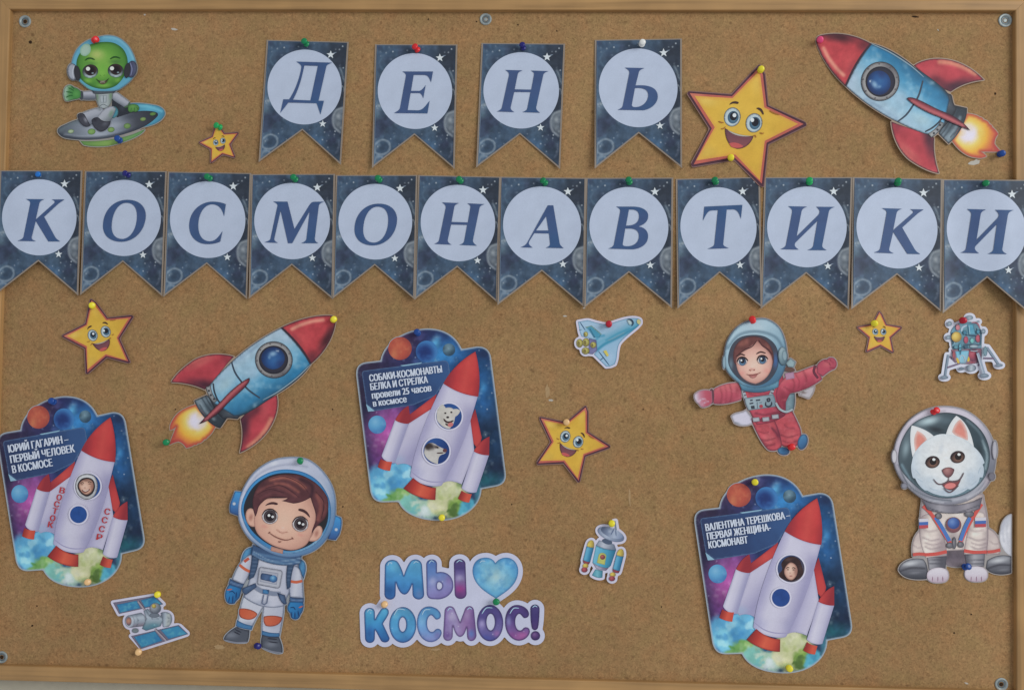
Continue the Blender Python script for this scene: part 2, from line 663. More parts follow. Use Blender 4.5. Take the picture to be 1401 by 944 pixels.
class Art:
    """a printed paper cut-out: art units -> photograph pixels by T -> the board"""

    def __init__(self, root, T, pins=(), amp=0.0025, mat='printed_paper', base=0.00045, share=None, lift=None, reach=0.12, dl=LAYER):
        self.dl = share.dl if share else dl
        self.root, self.T, self.mat = root, T, mat
        self.u = math.sqrt(abs(np.linalg.det(T[:, :2])))        # photo px per art unit
        self.st = share.st if share else {'layer': 1, 'polys': []}
        if share:
            self.pins, self.amp, self.base, self.lift_fn, self.reach = share.pins, share.amp, share.base, share.lift_fn, share.reach
        else:
            self.pins = np.array(pins, float) if len(pins) else None
            self.amp, self.base, self.lift_fn, self.reach = amp, base, lift, reach

    def lift(self, Q):
        if self.lift_fn is not None:
            return self.lift_fn(Q)
        if self.pins is None:
            return np.zeros(len(Q))
        d = np.sqrt(((Q[:, None, :] - self.pins[None]) ** 2).sum(2)).min(1) * PXM
        return self.amp * _sm(d / self.reach)

    def place(self, V, h):
        Q = ap(self.T, V)
        return to_world(px_to_board(Q, self.lift(Q) + h))

    def sheet(self, name, loops, ops, parent, step, key=None, sil=True):
        ck = key
        if ck is not None and ck in _cache:
            V, F, C = _cache[ck]
        else:
            st = step / self.u
            V, F = triangulate(loops, st)
            D = edge_dist(V, loops)
            C = np.zeros((len(V), 3))
            for op in ops:
                C = op(V, D, C)
            C = np.clip(C, 0, 255)
            C = alb(C + (C @ np.array([0.3, 0.59, 0.11]))[:, None] * 0.09 - C * 0.09)
            if ck is not None:
                _cache[ck] = (V, F, C)
        W = self.place(V, self.base + self.dl * self.st['layer'])
        self.st['layer'] += 1
        F = self.front(W, F)
        if sil:
            self.st['polys'] += [ap(self.T, l) for l in loops[:1]]
        return mesh_obj(name, W, F, self.mat, parent or self.root, C)

    def front(self, W, F):
        a, b, c = W[F[:, 0]], W[F[:, 1]], W[F[:, 2]]
        ny = np.cross(b - a, c - a)[:, 1]
        F = F.copy()
        fl = ny > 0
        F[fl] = F[fl][:, ::-1]
        return F

    def p(self, name, s, *ops, parent=None, step=2.0, key=None, sil=True):
        loops = [l for l, c in path(s, 1.5 / self.u)] if isinstance(s, str) else s
        return self.sheet(name, loops, ops, parent, step, key, sil)

    def e(self, name, cx, cy, rx, ry, *ops, rot=0, parent=None, step=None, key=None, sil=True):
        st = step or min(2.0, max(0.5, min(rx, ry) * self.u / 3))
        return self.sheet(name, [ell(cx, cy, rx, ry, rot, tol=1.3 / self.u)], ops, parent, st, key, sil)

    def l(self, name, ss, w, c, parent=None, taper=0.6, sil=False):
        """inked lines: ribbons of width w along the paths"""
        if not isinstance(ss, str):
            return [self.l(name, q, w, c, parent, taper, sil) for q in ss][0]
        V, F = [], []
        for s in (ss,):
            for p, cl in path(s, 1.8 / self.u):
                n = len(p)
                if cl:
                    t = np.roll(p, -1, 0) - np.roll(p, 1, 0)
                else:
                    t = np.gradient(p, axis=0)
                t /= np.maximum(np.hypot(t[:, 0], t[:, 1]), 1e-9)[:, None]
                nn = np.c_[-t[:, 1], t[:, 0]]
                x = np.linspace(0, 1, n)
                ww = np.full(n, w / 2.0) if cl else w / 2.0 * (1 - taper * (np.abs(2 * x - 1) ** 3))
                o = len(V)
                for k in range(n):
                    V += [p[k] + nn[k] * ww[k], p[k] - nn[k] * ww[k]]
                for k in range(n if cl else n - 1):
                    a, b = o + 2 * k, o + 2 * ((k + 1) % n)
                    F += [(a, a + 1, b + 1), (a, b + 1, b)]
                if sil:
                    self.st['polys'].append(ap(self.T, np.r_[p + nn * ww[:, None], (p - nn * ww[:, None])[::-1]]))
        V, F = np.array(V), np.array(F)
        W = self.place(V, self.base + self.dl * self.st['layer'])
        self.st['layer'] += 1
        C = np.tile(alb(c), (len(V), 1))
        return mesh_obj(name, W, self.front(W, F), self.mat, parent or self.root, C)

    def text(self, name, body, p0, p1, cap, c, parent=None, bold=0.055, capfrac=0.7):
        cu = bpy.data.curves.new('lettering_source', 'FONT')
        cu.body = body
        cu.resolution_u = 3
        ob = bpy.data.objects.new('lettering_source', cu)
        COL.objects.link(ob)
        bpy.context.view_layer.update()
        ev = ob.evaluated_get(bpy.context.evaluated_depsgraph_get())
        me = ev.to_mesh()
        V = np.array([v.co[:2] for v in me.vertices])
        me.calc_loop_triangles()
        F = np.array([t.vertices[:] for t in me.loop_triangles], int)
        ev.to_mesh_clear()
        bpy.data.objects.remove(ob)
        bpy.data.curves.remove(cu)
        p0, p1 = np.array(p0, float), np.array(p1, float)
        d = p1 - p0
        up = np.array([d[1], -d[0]]) / np.hypot(*d)
        x = (V[:, 0] - V[:, 0].min()) / np.ptp(V[:, 0])
        A = p0 + x[:, None] * d + (V[:, 1] / capfrac * cap)[:, None] * up
        # heavy face: the same outlines printed again a hair to either side
        Ws, Fs, n = [], [], 0
        ux = d / np.hypot(*d) * cap
        for q, sh in enumerate((-bold, 0.0, bold) if bold else (0.0,)):
            W = self.place(A + ux * sh, self.base + self.dl * (self.st['layer'] + q * 0.4))
            Ws.append(W)
            Fs.append(self.front(W, F) + n)
            n += len(W)
        self.st['layer'] += 2
        return mesh_obj(name, np.concatenate(Ws), np.concatenate(Fs), self.mat, parent or self.root, np.tile(alb(c), (n, 1)))

    def paper(self, off, c, extra=(), fill=True, thick=0.00045, loops=None, name='paper'):
        """the sheet the print is on: outline of everything printed, grown by off photo px"""
        if loops is None:
            polys = self.st['polys'] + [ap(self.T, l) for s in extra for l, _ in path(s, 1.5 / self.u)]
            allp = np.concatenate(polys)
            lo, hi = allp.min(0) - off - 3, allp.max(0) + off + 3
            g = 1.0
            nx, ny = int((hi[0] - lo[0]) / g) + 2, int((hi[1] - lo[1]) / g) + 2
            Fd = np.full((ny, nx), 50.0)
            for q in polys:
                a, b = q.min(0) - off - 3, q.max(0) + off + 3
                i0, j0 = max(0, int((a[0] - lo[0]) / g)), max(0, int((a[1] - lo[1]) / g))
                i1, j1 = min(nx, int((b[0] - lo[0]) / g) + 2), min(ny, int((b[1] - lo[1]) / g) + 2)
                gx, gy = np.meshgrid(lo[0] + g * np.arange(i0, i1), lo[1] + g * np.arange(j0, j1))
                P = np.c_[gx.ravel(), gy.ravel()]
                qs = q[::2] if len(q) > 60 else q
                d = edge_dist(P, [qs])
                d[inside(P, [qs])] *= -1
                blk = Fd[j0:j1, i0:i1]
                np.minimum(blk, d.reshape(blk.shape), out=blk)
            Fd = Fd - off + 1e-7
            loops = contour(Fd, lo[0], lo[1], g)

            def area(l):
                return abs(0.5 * np.sum(l[:, 0] * np.roll(l[:, 1], -1) - l[:, 1] * np.roll(l[:, 0], -1)))
            loops.sort(key=area, reverse=True)
            loops = [smooth_contour(smooth_contour(l)) for l in loops]
            loops = loops[:1] if fill else loops[:1] + [l for l in loops[1:] if area(l) > 12 and inside(l[:1], loops[:1])[0]]
        V, F = triangulate(loops, 4.0)
        lf = self.lift(V)
        front = to_world(px_to_board(V, lf + self.base))
        back = to_world(px_to_board(V, lf + self.base) - np.array([0, 0, thick + 0.0001]))
        F = self.front(front, F)
        n = len(V)
        # side walls along boundary edges (edges used once)
        cnt = {}
        for t in F.tolist():
            for a, b in ((t[0], t[1]), (t[1], t[2]), (t[2], t[0])):
                cnt[(a, b)] = 1
        side = [(a, a + n, b + n, b) for (a, b) in cnt if (b, a) not in cnt]
        Fs = F.tolist() + (F[:, ::-1] + n).tolist() + [s for s in side]
        C = np.tile(alb(c), (2 * n, 1))
        return mesh_obj(name, np.r_[front, back], Fs, self.mat, self.root, C)


def root_for(name, label, cat, px, group=None):
    return thing(name, label, cat, tuple(to_world(px_to_board(np.array(px, float)))), group)
# ------------------------------------------------------------------ the setting: wall, notice board
FRAME_H = 0.0065     # how far the frame stands proud of the cork
FRAME_W = 0.0178


def box(name, x0, x1, y0, y1, z0, z1, mat, parent, bevel=0.0, kind=None):
    bm = bmesh.new()
    bmesh.ops.create_cube(bm, size=1)
    for v in bm.verts:
        v.co = Vector((x0 + (x1 - x0) * (v.co.x + 0.5), y0 + (y1 - y0) * (v.co.y + 0.5), z0 + (z1 - z0) * (v.co.z + 0.5)))
    if bevel:
        bmesh.ops.bevel(bm, geom=bm.edges[:], offset=bevel, segments=2, affect='EDGES', profile=0.6)
    bm.normal_update()
    V = to_world(np.array([v.co[:] for v in bm.verts]))
    F = [[v.index for v in f.verts] for f in bm.faces]
    bm.verts.index_update()
    F = [[v.index for v in f.verts] for f in bm.faces]
    bm.free()
    o = mesh_obj(name, V, F, mat, parent)
    return o


wall = box('wall', -1.6, 1.6, -1.4, 1.4, -0.06, -0.0145, 'wall_paint', None)
wall['kind'] = 'structure'
wall['label'] = 'pale grey painted wall behind the notice board'

board = thing('notice_board', 'cork notice board in a light wooden frame, covered with space cut-outs', 'notice board',
              tuple(to_world(np.array([0, -BH / 2 - FRAME_W, -0.014]))))
cork = box('cork_panel', -BW / 2 - 0.004, BW / 2 + 0.004, -BH / 2 - 0.004, BH / 2 + 0.004, -0.010, 0, 'cork', board)


def rail(name, pts, prof, mat):
    """moulding: profile (distance outward, height) swept between two mitred or butted ends"""
    V, F = [], []
    m = len(prof)
    for end in (0, 1):
        for q, (d, h) in enumerate(prof):
            V.append(pts(end, d) + (h,))
    F.append(list(range(m))[::-1])
    F.append(list(range(m, 2 * m)))
    for q in range(m):
        F.append([q, (q + 1) % m, m + (q + 1) % m, m + q])
    W = to_world(np.array(V))
    o = mesh_obj(name, W, F, mat, board)
    bm = bmesh.new()
    bm.from_mesh(o.data)
    bmesh.ops.recalc_face_normals(bm, faces=bm.faces[:])
    bm.to_mesh(o.data)
    bm.free()
    return o


prof = [(0.0, -0.009), (0.0, FRAME_H - 0.0012), (0.0004, FRAME_H - 0.0004), (0.0012, FRAME_H), (0.0105, FRAME_H + 0.0004), (0.0118, FRAME_H - 0.0001),
        (0.0128, FRAME_H - 0.0004), (FRAME_W - 0.0012, FRAME_H - 0.0009), (FRAME_W - 0.0003, FRAME_H - 0.0016), (FRAME_W, FRAME_H - 0.003), (FRAME_W, -0.0143)]
hx, hy = BW / 2, BH / 2
g = 0.0001
rail('frame_rail', lambda e, d: ((-1 if e == 0 else 1) * (hx + d - g), hy + d), prof, 'wood_grain_along')
rail('frame_rail', lambda e, d: ((-1 if e == 0 else 1) * (hx + d - g), -hy - d), prof, 'wood_grain_along')
rail('frame_rail', lambda e, d: (-hx - d, (-1 if e == 0 else 1) * (hy + d - g)), prof, 'wood_grain_upright')
rail('frame_rail', lambda e, d: (hx + d, (-1 if e == 0 else 1) * (hy + d - g)), prof, 'wood_grain_upright')


def lathe(prof, n=28):
    V, F = [], []
    for r, h in prof:
        for k in range(n):
            a = 2 * math.pi * k / n
            V.append((r * math.cos(a), r * math.sin(a), h))
    m = len(prof)
    for q in range(m - 1):
        for k in range(n):
            F.append((q * n + k, q * n + (k + 1) % n, (q + 1) * n + (k + 1) % n, (q + 1) * n + k))
    F.append(tuple(range(n))[::-1])
    F.append(tuple((m - 1) * n + k for k in range(n)))
    return np.array(V, float), F


def screw(px, r_px, tone):
    c = px_to_board(np.array(px, float), 0.0)
    r = r_px * PXM
    V, F = lathe([(r, -0.0005), (r, 0.0006), (r * 0.96, 0.0011), (r * 0.86, 0.0013), (r * 0.74, 0.0011), (r * 0.62, 0.0003), (r * 0.60, -0.0004)])
    w = mesh_obj('washer', to_world(V + c), F, 'zinc_washer', board, smooth=False)
    V, F = lathe([(r * 0.66, -0.0004), (r * 0.66, 0.0001), (r * 0.50, 0.0004), (r * 0.40, 0.0003), (r * 0.36, -0.0001), (r * 0.05, -0.0002)])
    s = mesh_obj('screw_head', to_world(V + c), F, 'screw_steel', w, smooth=False)
    V, F = lathe([(r * 0.30, -0.0002), (r * 0.30, 0.0003), (r * 0.24, 0.0005), (r * 0.02, 0.0006)], 14)
    mesh_obj('screw_socket', to_world(V + c), F, 'zinc_washer' if tone else 'dark_hole', w)


for q in (((34.5, 30), 8.6, 0), ((664.5, 27), 8.3, 1), ((1375, 28.5), 9.2, 1), ((2.5, 898.5), 8.3, 0), ((1369.8, 935.5), 8.6, 0)):
    screw(*q)


def spot(name, px, rx, ry, mat, rot=0, h=0.0002, seed=0):
    rng = np.random.RandomState(seed)
    p = ell(0, 0, rx, ry, rot, n=14)
    p = p * (1 + rng.uniform(-0.3, 0.3, (len(p), 1)))
    W = px_to_board(p + np.array(px, float), h)
    bk = W.copy()
    bk[:, 2] = -0.0006
    n = len(W)
    F = [tuple(range(n))[::-1]] + [(k, (k + 1) % n, n + (k + 1) % n, n + k) for k in range(n)]
    mesh_obj(name, to_world(np.r_[W, bk]), F, mat, board)


for k, (x, y, rx, ry, rot) in enumerate([(41.5, 58.2, 2.0, 2.2, 0), (1252, 23.5, 5.0, 1.4, 5), (173, 917, 3.2, 1.3, 12), (44, 855.5, 1.6, 1.4, 0), (1361.5, 128.5, 1.3, 1.6, 0),
                                         (50.5, 828.5, 1.0, 1.2, 0), (1328.8, 840.2, 1.2, 1.2, 0), (1305.6, 865.5, 1.6, 1.0, 0), (1463, 855, 1, 1, 0), (586, 27, 1.1, 1.2, 0), (708.5, 34.5, 1.4, 0.9, 0),
                                         (762, 43, 1.2, 0.9, 20), (469, 693, 1.1, 1.0, 0), (652, 30, 0.9, 0.9, 0), (880, 560, 1.1, 1.0, 0), (905, 830, 1.0, 1.1, 0), (455, 560, 1.0, 1.0, 0), (700, 690, 1.1, 0.9, 0), (240, 560, 1.0, 1.0, 0)]):
    if 0 < x < 1390:
        spot('pin_hole', (x, y), rx, ry, 'dark_hole', rot, FRAME_H if False else 0.00015, seed=k)
for k, (x, y, rx, ry, rot) in enumerate([(238.5, 40.5, 4.0, 1.6, 12), (198, 20.5, 1.5, 1.2, 0), (1322.5, 934.5, 2.6, 1.0, 20), (1283.5, 41.5, 1.5, 0.7, 60), (754, 547.5, 3.0, 1.6, 10), (799, 421.5, 1.8, 1.0, 0), (773, 432.5, 2.6, 1.2, 0), (1334, 222.5, 8.0, 3.4, -8)]):
    spot('paper_scrap', (x, y), rx, ry, 'paper_scrap', rot, 0.0002, seed=50 + k)
for k, (x, y, rx, ry) in enumerate([(861.5, 680, 1.6, 11), (749.5, 536, 3.2, 9), (1224, 235, 1.0, 5), (596, 888, 6, 1.6), (300, 885, 7, 3), (152, 480, 3, 1.2)]):
    spot('pale_smear', (x, y), rx, ry, 'pale_smear', 0, 0.00012, seed=90 + k)
# ------------------------------------------------------------------ letter flags
ZF = 150 / 708.0
ZR = 180 / 894.0
FLAG_SRC = [(92, 95), (625, 100), (58, 885), (593, 895)]       # corners of the flag the print is laid out on
FLAG_OUT = 'M 99 97 L 618 102 L 587 884 L 337 670 L 66 874 Z'


def quad(ox, oy, s, *c):
    return [(ox + s * x, oy + s * y) for x, y in c]


FLAGS = {
    'd': ('Д', quad(340, 40, ZF, (122, 75), (642, 88), (68, 850), (595, 868))),
    'e': ('Е', quad(495, 40, ZF, (88, 103), (615, 105), (70, 888), (595, 895))),
    'n': ('Н', quad(640, 40, ZF, *FLAG_SRC)),
    'soft': ('Ь', quad(795, 40, ZF, (92, 72), (648, 70), (92, 895), (648, 885))),
    'k': ('К', [(1, 234), (111.3, 234.7), (-6, 401.5), (106.7, 402)]),
    'o': ('О', [(117.4, 234.7), (226.8, 235.5), (109.7, 402.1), (221.9, 403.2)]),
    's': ('С', [(231, 236), (342.1, 238), (223.4, 404.2), (338.1, 407.2)]),
    'm': ('М', [(345, 239), (457.2, 239.5), (340.6, 407.2), (455.2, 407.2)]),
    'o2': ('О', [(460.2, 240.1), (570.4, 241.1), (455.8, 407.2), (566.4, 407.2)]),
    'n2': ('Н', [(573.4, 241.1), (683.8, 242.7), (567.4, 407.8), (680.1, 412.2)]),
    'a': ('А', [(685.1, 243.1), (800.9, 244.5), (681.1, 415.2), (798.8, 418.2)]),
    'v': ('В', [(802.9, 244.1), (919.9, 244.7), (799.8, 419.2), (919.1, 419.2)]),
    't': ('Т', [(922.5, 245.1), (1042, 244.2), (930.6, 421.2), (1039, 418)]),
    'i': ('И', [(1047.7, 243.1), (1164.5, 244.1), (1040.5, 421.2), (1161.9, 421.2)]),
    'k2': ('К', [(1167.9, 243.5), (1288.4, 246), (1165.3, 421.2), (1287.4, 424.8)]),
    'i2': ('И', [(1290.5, 246), (1409, 248), (1290.5, 427.2), (1410, 428)]),
}
GLYPH = {   # flag it was traced on, zoom, outline
    'Д': ('d', (340, 40, ZF), 'M 308 211 L 540 218 C 515 228 505 232 502 245 L 452 464 L 487 464 L 465 553 L 440 480 L 258 475 L 205 543 L 225 454 L 262 455 C 300 400 330 320 342 245 C 340 230 325 222 308 211 Z M 360 236 L 448 239 L 400 462 L 287 457 C 320 400 345 320 360 236 Z'),
    'Е': ('e', (495, 40, ZF), 'M 262 275 L 460 275 L 447 345 C 435 315 430 298 400 297 L 335 297 L 318 400 L 372 400 C 390 395 400 380 413 362 L 397 448 C 390 430 385 415 370 414 L 315 414 L 296 524 L 365 526 C 395 522 410 500 438 463 L 424 545 L 208 543 C 230 530 245 525 248 505 L 285 305 C 287 292 280 285 262 275 Z'),
    'Н': ('n', (640, 40, ZF), 'M 242 265 L 355 268 C 335 275 325 280 322 295 L 303 390 L 410 392 L 428 295 C 430 280 420 278 408 269 L 522 273 C 500 280 490 285 487 300 L 442 505 C 440 520 450 530 468 541 L 352 537 C 372 530 382 525 385 510 L 405 408 L 300 407 L 277 505 C 275 520 285 528 302 537 L 188 533 C 205 525 218 520 221 505 L 266 300 C 268 285 262 278 242 265 Z'),
    'Ь': ('soft', (795, 40, ZF), 'M 282 250 L 410 253 C 385 262 375 268 372 285 L 352 365 C 420 360 490 370 495 430 C 500 480 450 520 400 525 L 235 522 C 255 515 265 510 270 495 L 312 285 C 314 270 305 262 282 250 Z M 348 382 C 400 378 432 390 434 425 C 435 470 395 505 350 505 C 335 505 328 500 328 490 Z'),
    'К': ('k', (0, 225, ZR), 'M 175 236 L 302 238 C 280 245 270 252 266 270 L 243 375 L 370 262 C 375 250 365 245 350 239 L 438 239 C 425 248 415 255 400 265 L 300 357 L 375 495 C 385 510 395 515 410 524 L 328 524 L 243 385 L 215 495 C 213 510 225 515 245 523 L 118 520 C 140 512 155 508 160 490 L 205 268 C 207 252 200 248 175 236 Z'),
    'О': ('o2', (505, 225, ZR), 'M 60 268 C 140 265 190 310 190 375 C 188 470 120 550 25 551 C -50 550 -100 510 -99 440 C -97 340 -30 270 60 268 Z M 55 288 C 105 287 132 320 130 385 C 128 470 85 532 30 532 C -15 530 -42 500 -40 440 C -37 350 5 290 55 288 Z'),
    'С': ('s', (170, 225, ZR), 'M 690 272 L 678 355 C 670 315 650 275 600 272 C 540 272 503 340 503 415 C 502 480 530 522 580 523 C 620 522 640 495 668 453 L 652 525 C 625 538 590 543 560 542 C 490 540 440 490 441 415 C 443 320 515 255 600 254 C 640 254 670 262 690 272 Z'),
    'М': ('m', (335, 225, ZR), 'M 192 253 L 290 254 L 337 440 L 440 275 C 450 262 455 256 470 255 L 540 254 C 515 262 505 268 502 285 L 475 505 C 474 520 485 528 500 536 L 382 536 C 400 528 415 522 418 508 L 440 320 L 322 536 L 293 536 L 243 315 L 200 505 C 198 520 210 525 225 534 L 132 530 C 155 522 170 518 174 505 L 222 280 C 222 268 210 262 192 253 Z'),
    'А': ('a', (670, 230, ZR), 'M 395 254 L 432 254 L 475 510 C 478 525 490 535 503 545 L 380 542 C 400 535 412 528 410 512 L 403 445 L 303 443 L 268 500 C 260 518 275 530 293 541 L 208 539 C 235 530 245 522 255 508 Z M 384 328 L 400 425 L 315 425 Z'),
    'В': ('v', (845, 235, ZR), 'M -10 238 L 110 238 C 170 240 208 265 208 300 C 208 345 170 365 140 373 C 185 378 208 405 207 440 C 205 500 150 525 100 528 L -64 523 C -45 517 -30 510 -25 495 L 18 270 C 20 255 10 248 -10 238 Z M 77 258 L 100 258 C 135 260 147 280 146 305 C 145 345 115 368 57 367 Z M 52 387 L 90 387 C 130 390 146 410 145 440 C 142 490 100 508 60 507 C 40 506 33 500 35 490 Z'),
    'Т': ('t', (845, 235, ZR), 'M 590 238 L 848 226 L 838 322 C 828 285 815 258 785 257 L 742 258 L 718 490 C 716 505 735 512 757 520 L 610 525 C 635 515 655 508 658 492 L 682 262 L 640 264 C 615 265 600 290 580 335 Z'),
    'И': ('i', (1030, 235, ZR), 'M 240 235 L 370 238 C 345 247 335 255 331 272 L 298 440 L 440 300 C 460 280 462 262 430 239 L 558 240 C 535 248 520 255 516 275 L 472 500 C 470 515 480 522 503 534 L 370 533 C 395 525 408 518 412 500 L 440 335 L 292 480 C 275 500 290 515 313 530 L 185 527 C 210 518 222 512 226 495 L 268 275 C 270 258 262 250 240 235 Z'),
}
NAMES = {'Д': 'De', 'Е': 'Ye', 'Н': 'En', 'Ь': 'soft sign', 'К': 'Ka', 'О': 'O', 'С': 'Es', 'М': 'Em', 'А': 'A', 'В': 'Ve', 'Т': 'Te', 'И': 'I'}
NEIGH = {'k': ', hanging over the wooden frame', 'o': ', between Ka and Es', 'o2': ', between Em and En', 'n2': ', between O and A',
         'n': ', between Ye and soft sign', 'i': ', between Te and Ka', 'k2': ', between two letters I', 'i2': ', overlapping the wooden frame'}

_rs = np.random.RandomState(5)
_specks = [(100, 130), (205, 140), (300, 75 + 60), (405, 112), (160, 150), (590, 125), (598, 268), (605, 410), (95, 505), (110, 492), (206, 688), (205, 672), (505, 793), (482, 690), (553, 685), (470, 740), (430, 715), (570, 145)]
_specks += [(x, y) for x, y in zip(_rs.uniform(80, 615, 60), _rs.uniform(105, 860, 60))]


def flag_ops():
    ops = [G(90, 300, (60, 82, 108), 620, 330, (56, 76, 102), (46, 58, 76)),
           N(150, 0.6, 3, (42, 50, 66)), N(120, 0.55, 11, (78, 104, 132), 0.4, 0.8), N(40, 0.3, 5, (88, 110, 134), 0.45, 0.8), N(70, 0.35, 8, (52, 52, 82), 0.5, 0.8),
           B(560, 180, 130, 160, (46, 52, 64), 0.75), B(600, 450, 70, 260, (48, 54, 66), 0.6), B(180, 200, 70, 60, (52, 62, 84), 0.6), B(330, 650, 120, 60, (86, 112, 138), 0.45),
           B(430, 760, 90, 90, (56, 92, 132), 0.5), B(95, 505, 45, 60, (120, 136, 152), 0.55), B(110, 490, 22, 16, (150, 162, 172), 0.7), B(90, 560, 50, 40, (84, 110, 122), 0.5),
           # ring shapes low on the left
           K('M 175 745 R 165 725 125 712 85 735 70 765 80 795 115 806 155 795 175 765 172 740', 11, (140, 156, 172), 0.7), B(125, 758, 38, 32, (48, 62, 82), 0.7),
           K('M 65 790 R 85 765 105 745', 16, (128, 146, 164), 0.5),
           K('M 75 850 R 85 825 115 820 130 835', 12, (134, 150, 166), 0.55), K('M 90 810 R 120 815 150 800', 9, (128, 144, 162), 0.4), B(85, 830, 30, 26, (118, 138, 158), 0.45), K('M 65 870 R 85 858 100 850', 12, (110, 126, 146), 0.5),
           # moon cut by the right edge
           B(600, 605, 66, 84, (112, 122, 134), 0.8, hard=0.75), N(30, 0.16, 13), K('M 600 530 R 560 545 540 580 537 620 550 660 585 690', 13, (150, 160, 170), 0.75), B(572, 585, 20, 30, (160, 168, 176), 0.6), B(598, 570, 14, 14, (74, 84, 98), 0.8), B(600, 625, 20, 34, (62, 70, 84), 0.85), B(578, 612, 8, 8, (80, 90, 104), 0.8), B(590, 660, 12, 10, (150, 158, 166), 0.6), B(570, 640, 16, 18, (132, 142, 152), 0.5),
           # swirls by the right edge
           K('M 575 265 R 590 300 600 340 615 350', 9, (130, 144, 156), 0.6), K('M 600 395 R 610 405 612 430', 9, (140, 150, 160), 0.6), K('M 580 745 R 578 800 560 830', 8, (96, 106, 128), 0.6),
           K('M 130 180 R 115 215 130 250 160 260', 10, (84, 110, 134), 0.5), N(16, 0.10, 9)]
    ops += [B(x, y, 5 + 2.5 * ((k * 37) % 10) / 10, 5 + 2.5 * ((k * 37) % 10) / 10, (176, 188, 202), 0.45 + 0.5 * ((k * 53) % 10) / 10 if k >= 18 else 0.9) for k, (x, y) in enumerate(_specks)]
    return ops


FOPS = flag_ops()
STAR5 = [(0, -1), (0.27, -0.32), (1.0, -0.3), (0.42, 0.16), (0.62, 0.9), (0, 0.45), (-0.62, 0.85), (-0.42, 0.14), (-1.0, -0.25), (-0.27, -0.32)]


def make_flag(key):
    ch, q = FLAGS[key]
    top = key in ('d', 'e', 'n', 'soft')
    where = NEIGH.get(key, '')
    lab = 'starry swallowtail paper flag with Cyrillic letter %s (%s)%s' % (NAMES[ch], ch, where)
    root = root_for('letter_flag', lab, 'banner flag', ((q[2][0] + q[3][0]) / 2, (q[2][1] + q[3][1]) / 2), 'letter flags of the banner')
    T = aff(FLAG_SRC, q)
    rs = np.random.RandomState(sum(map(ord, key)))
    cb, cl, cr = rs.uniform(0.001, 0.0045), rs.uniform(0.0, 0.0025), rs.uniform(0.0, 0.003)
    Ti = inv(T)

    def lift(Q):
        a = ap(Ti, Q)
        u, v = np.clip((a[:, 0] - 70) / 540, -0.1, 1.1), np.clip((a[:, 1] - 95) / 790, 0, 1)
        h = cb * v ** 2 * (0.6 + 1.0 * (u - 0.5) ** 2 * 4 * 0.5) + cl * (1 - u) ** 2 * v + cr * u ** 2 * v + 0.0006 * (u - 0.5) ** 2 * 4
        if key == 'i2':       # the frame pushes the flag up
            h = h + (FRAME_H + 0.0012) * _sm((Q[:, 0] - 1296) / 88)
        if key == 'k':
            h = h + (FRAME_H + 0.0012) * _sm((106 - Q[:, 0]) / 90)
        return h
    A = Art(root, T, mat='laminated_print', lift=lift, base=0.0004, dl=0.0001)
    fp = A.p('starry_print', FLAG_OUT, *FOPS, step=1.7, key='flagprint')
    # cream margin showing as the sheet's edge
    d = A.e('disc', 345, 397, 244, 246, RD(345, 397, 250, (170, 183, 209), (168, 181, 208)), N(200, 0.02, 6), step=3, key='flagdisc')
    for cx, cy, r in ((512, 181, 27), (470, 636, 24)):
        lp = np.array([(cx + r * x, cy + r * y) for x, y in STAR5])
        A.p('star', [lp], S((196, 206, 216)), parent=fp, step=3, key=('fs', cx))
        A.l('star_trail', 'M %g %g L %g %g' % (cx + r * 0.5, cy - r * 0.3, cx + r * 1.5, cy - r * 0.6), r * 0.3, (112, 126, 146), parent=fp, taper=0.9)
    src, z, g = GLYPH[ch]
    TA = comp(T, inv(aff(FLAG_SRC, FLAGS[src][1])))            # photo px of source flag -> photo px of this flag
    A2 = Art(root, comp(TA, zoom(*z)), share=A, mat='laminated_print')
    tone = (52, 82, 128) if (ord(ch) + len(key)) % 2 else (55, 82, 126)
    A2.p('letter', g, S(tone), N(220, 0.4, 4, (70, 80, 126)), N(60, 0.05, 2), parent=d, step=2.5, key=('gl', ch))
    loops = [ap(T, np.array([(88.5, 91), (629, 96), (596.5, 905), (337, 680.5), (54, 895)], float))]
    lp = []
    for a, b in zip(loops[0], np.roll(loops[0], -1, 0)):
        n = max(1, int(np.hypot(*(b - a)) / 3))
        lp += [a + (b - a) * k / n for k in range(n)]
    A.paper(0, (132, 122, 114), loops=[np.array(lp)])
    return root


for _k in FLAGS:
    make_flag(_k)
# ------------------------------------------------------------------ smiling stars
STAR_TIPS = [(545, 45), (865, 450), (565, 875), (75, 738), (52, 228)]
STAR_OUT = 'M 545 45 L 578 110 L 600 322 L 855 436 L 862 458 L 600 585 L 570 872 L 550 870 L 372 690 L 88 738 L 75 722 L 205 480 L 52 240 L 58 226 L 352 248 L 535 48 Z'


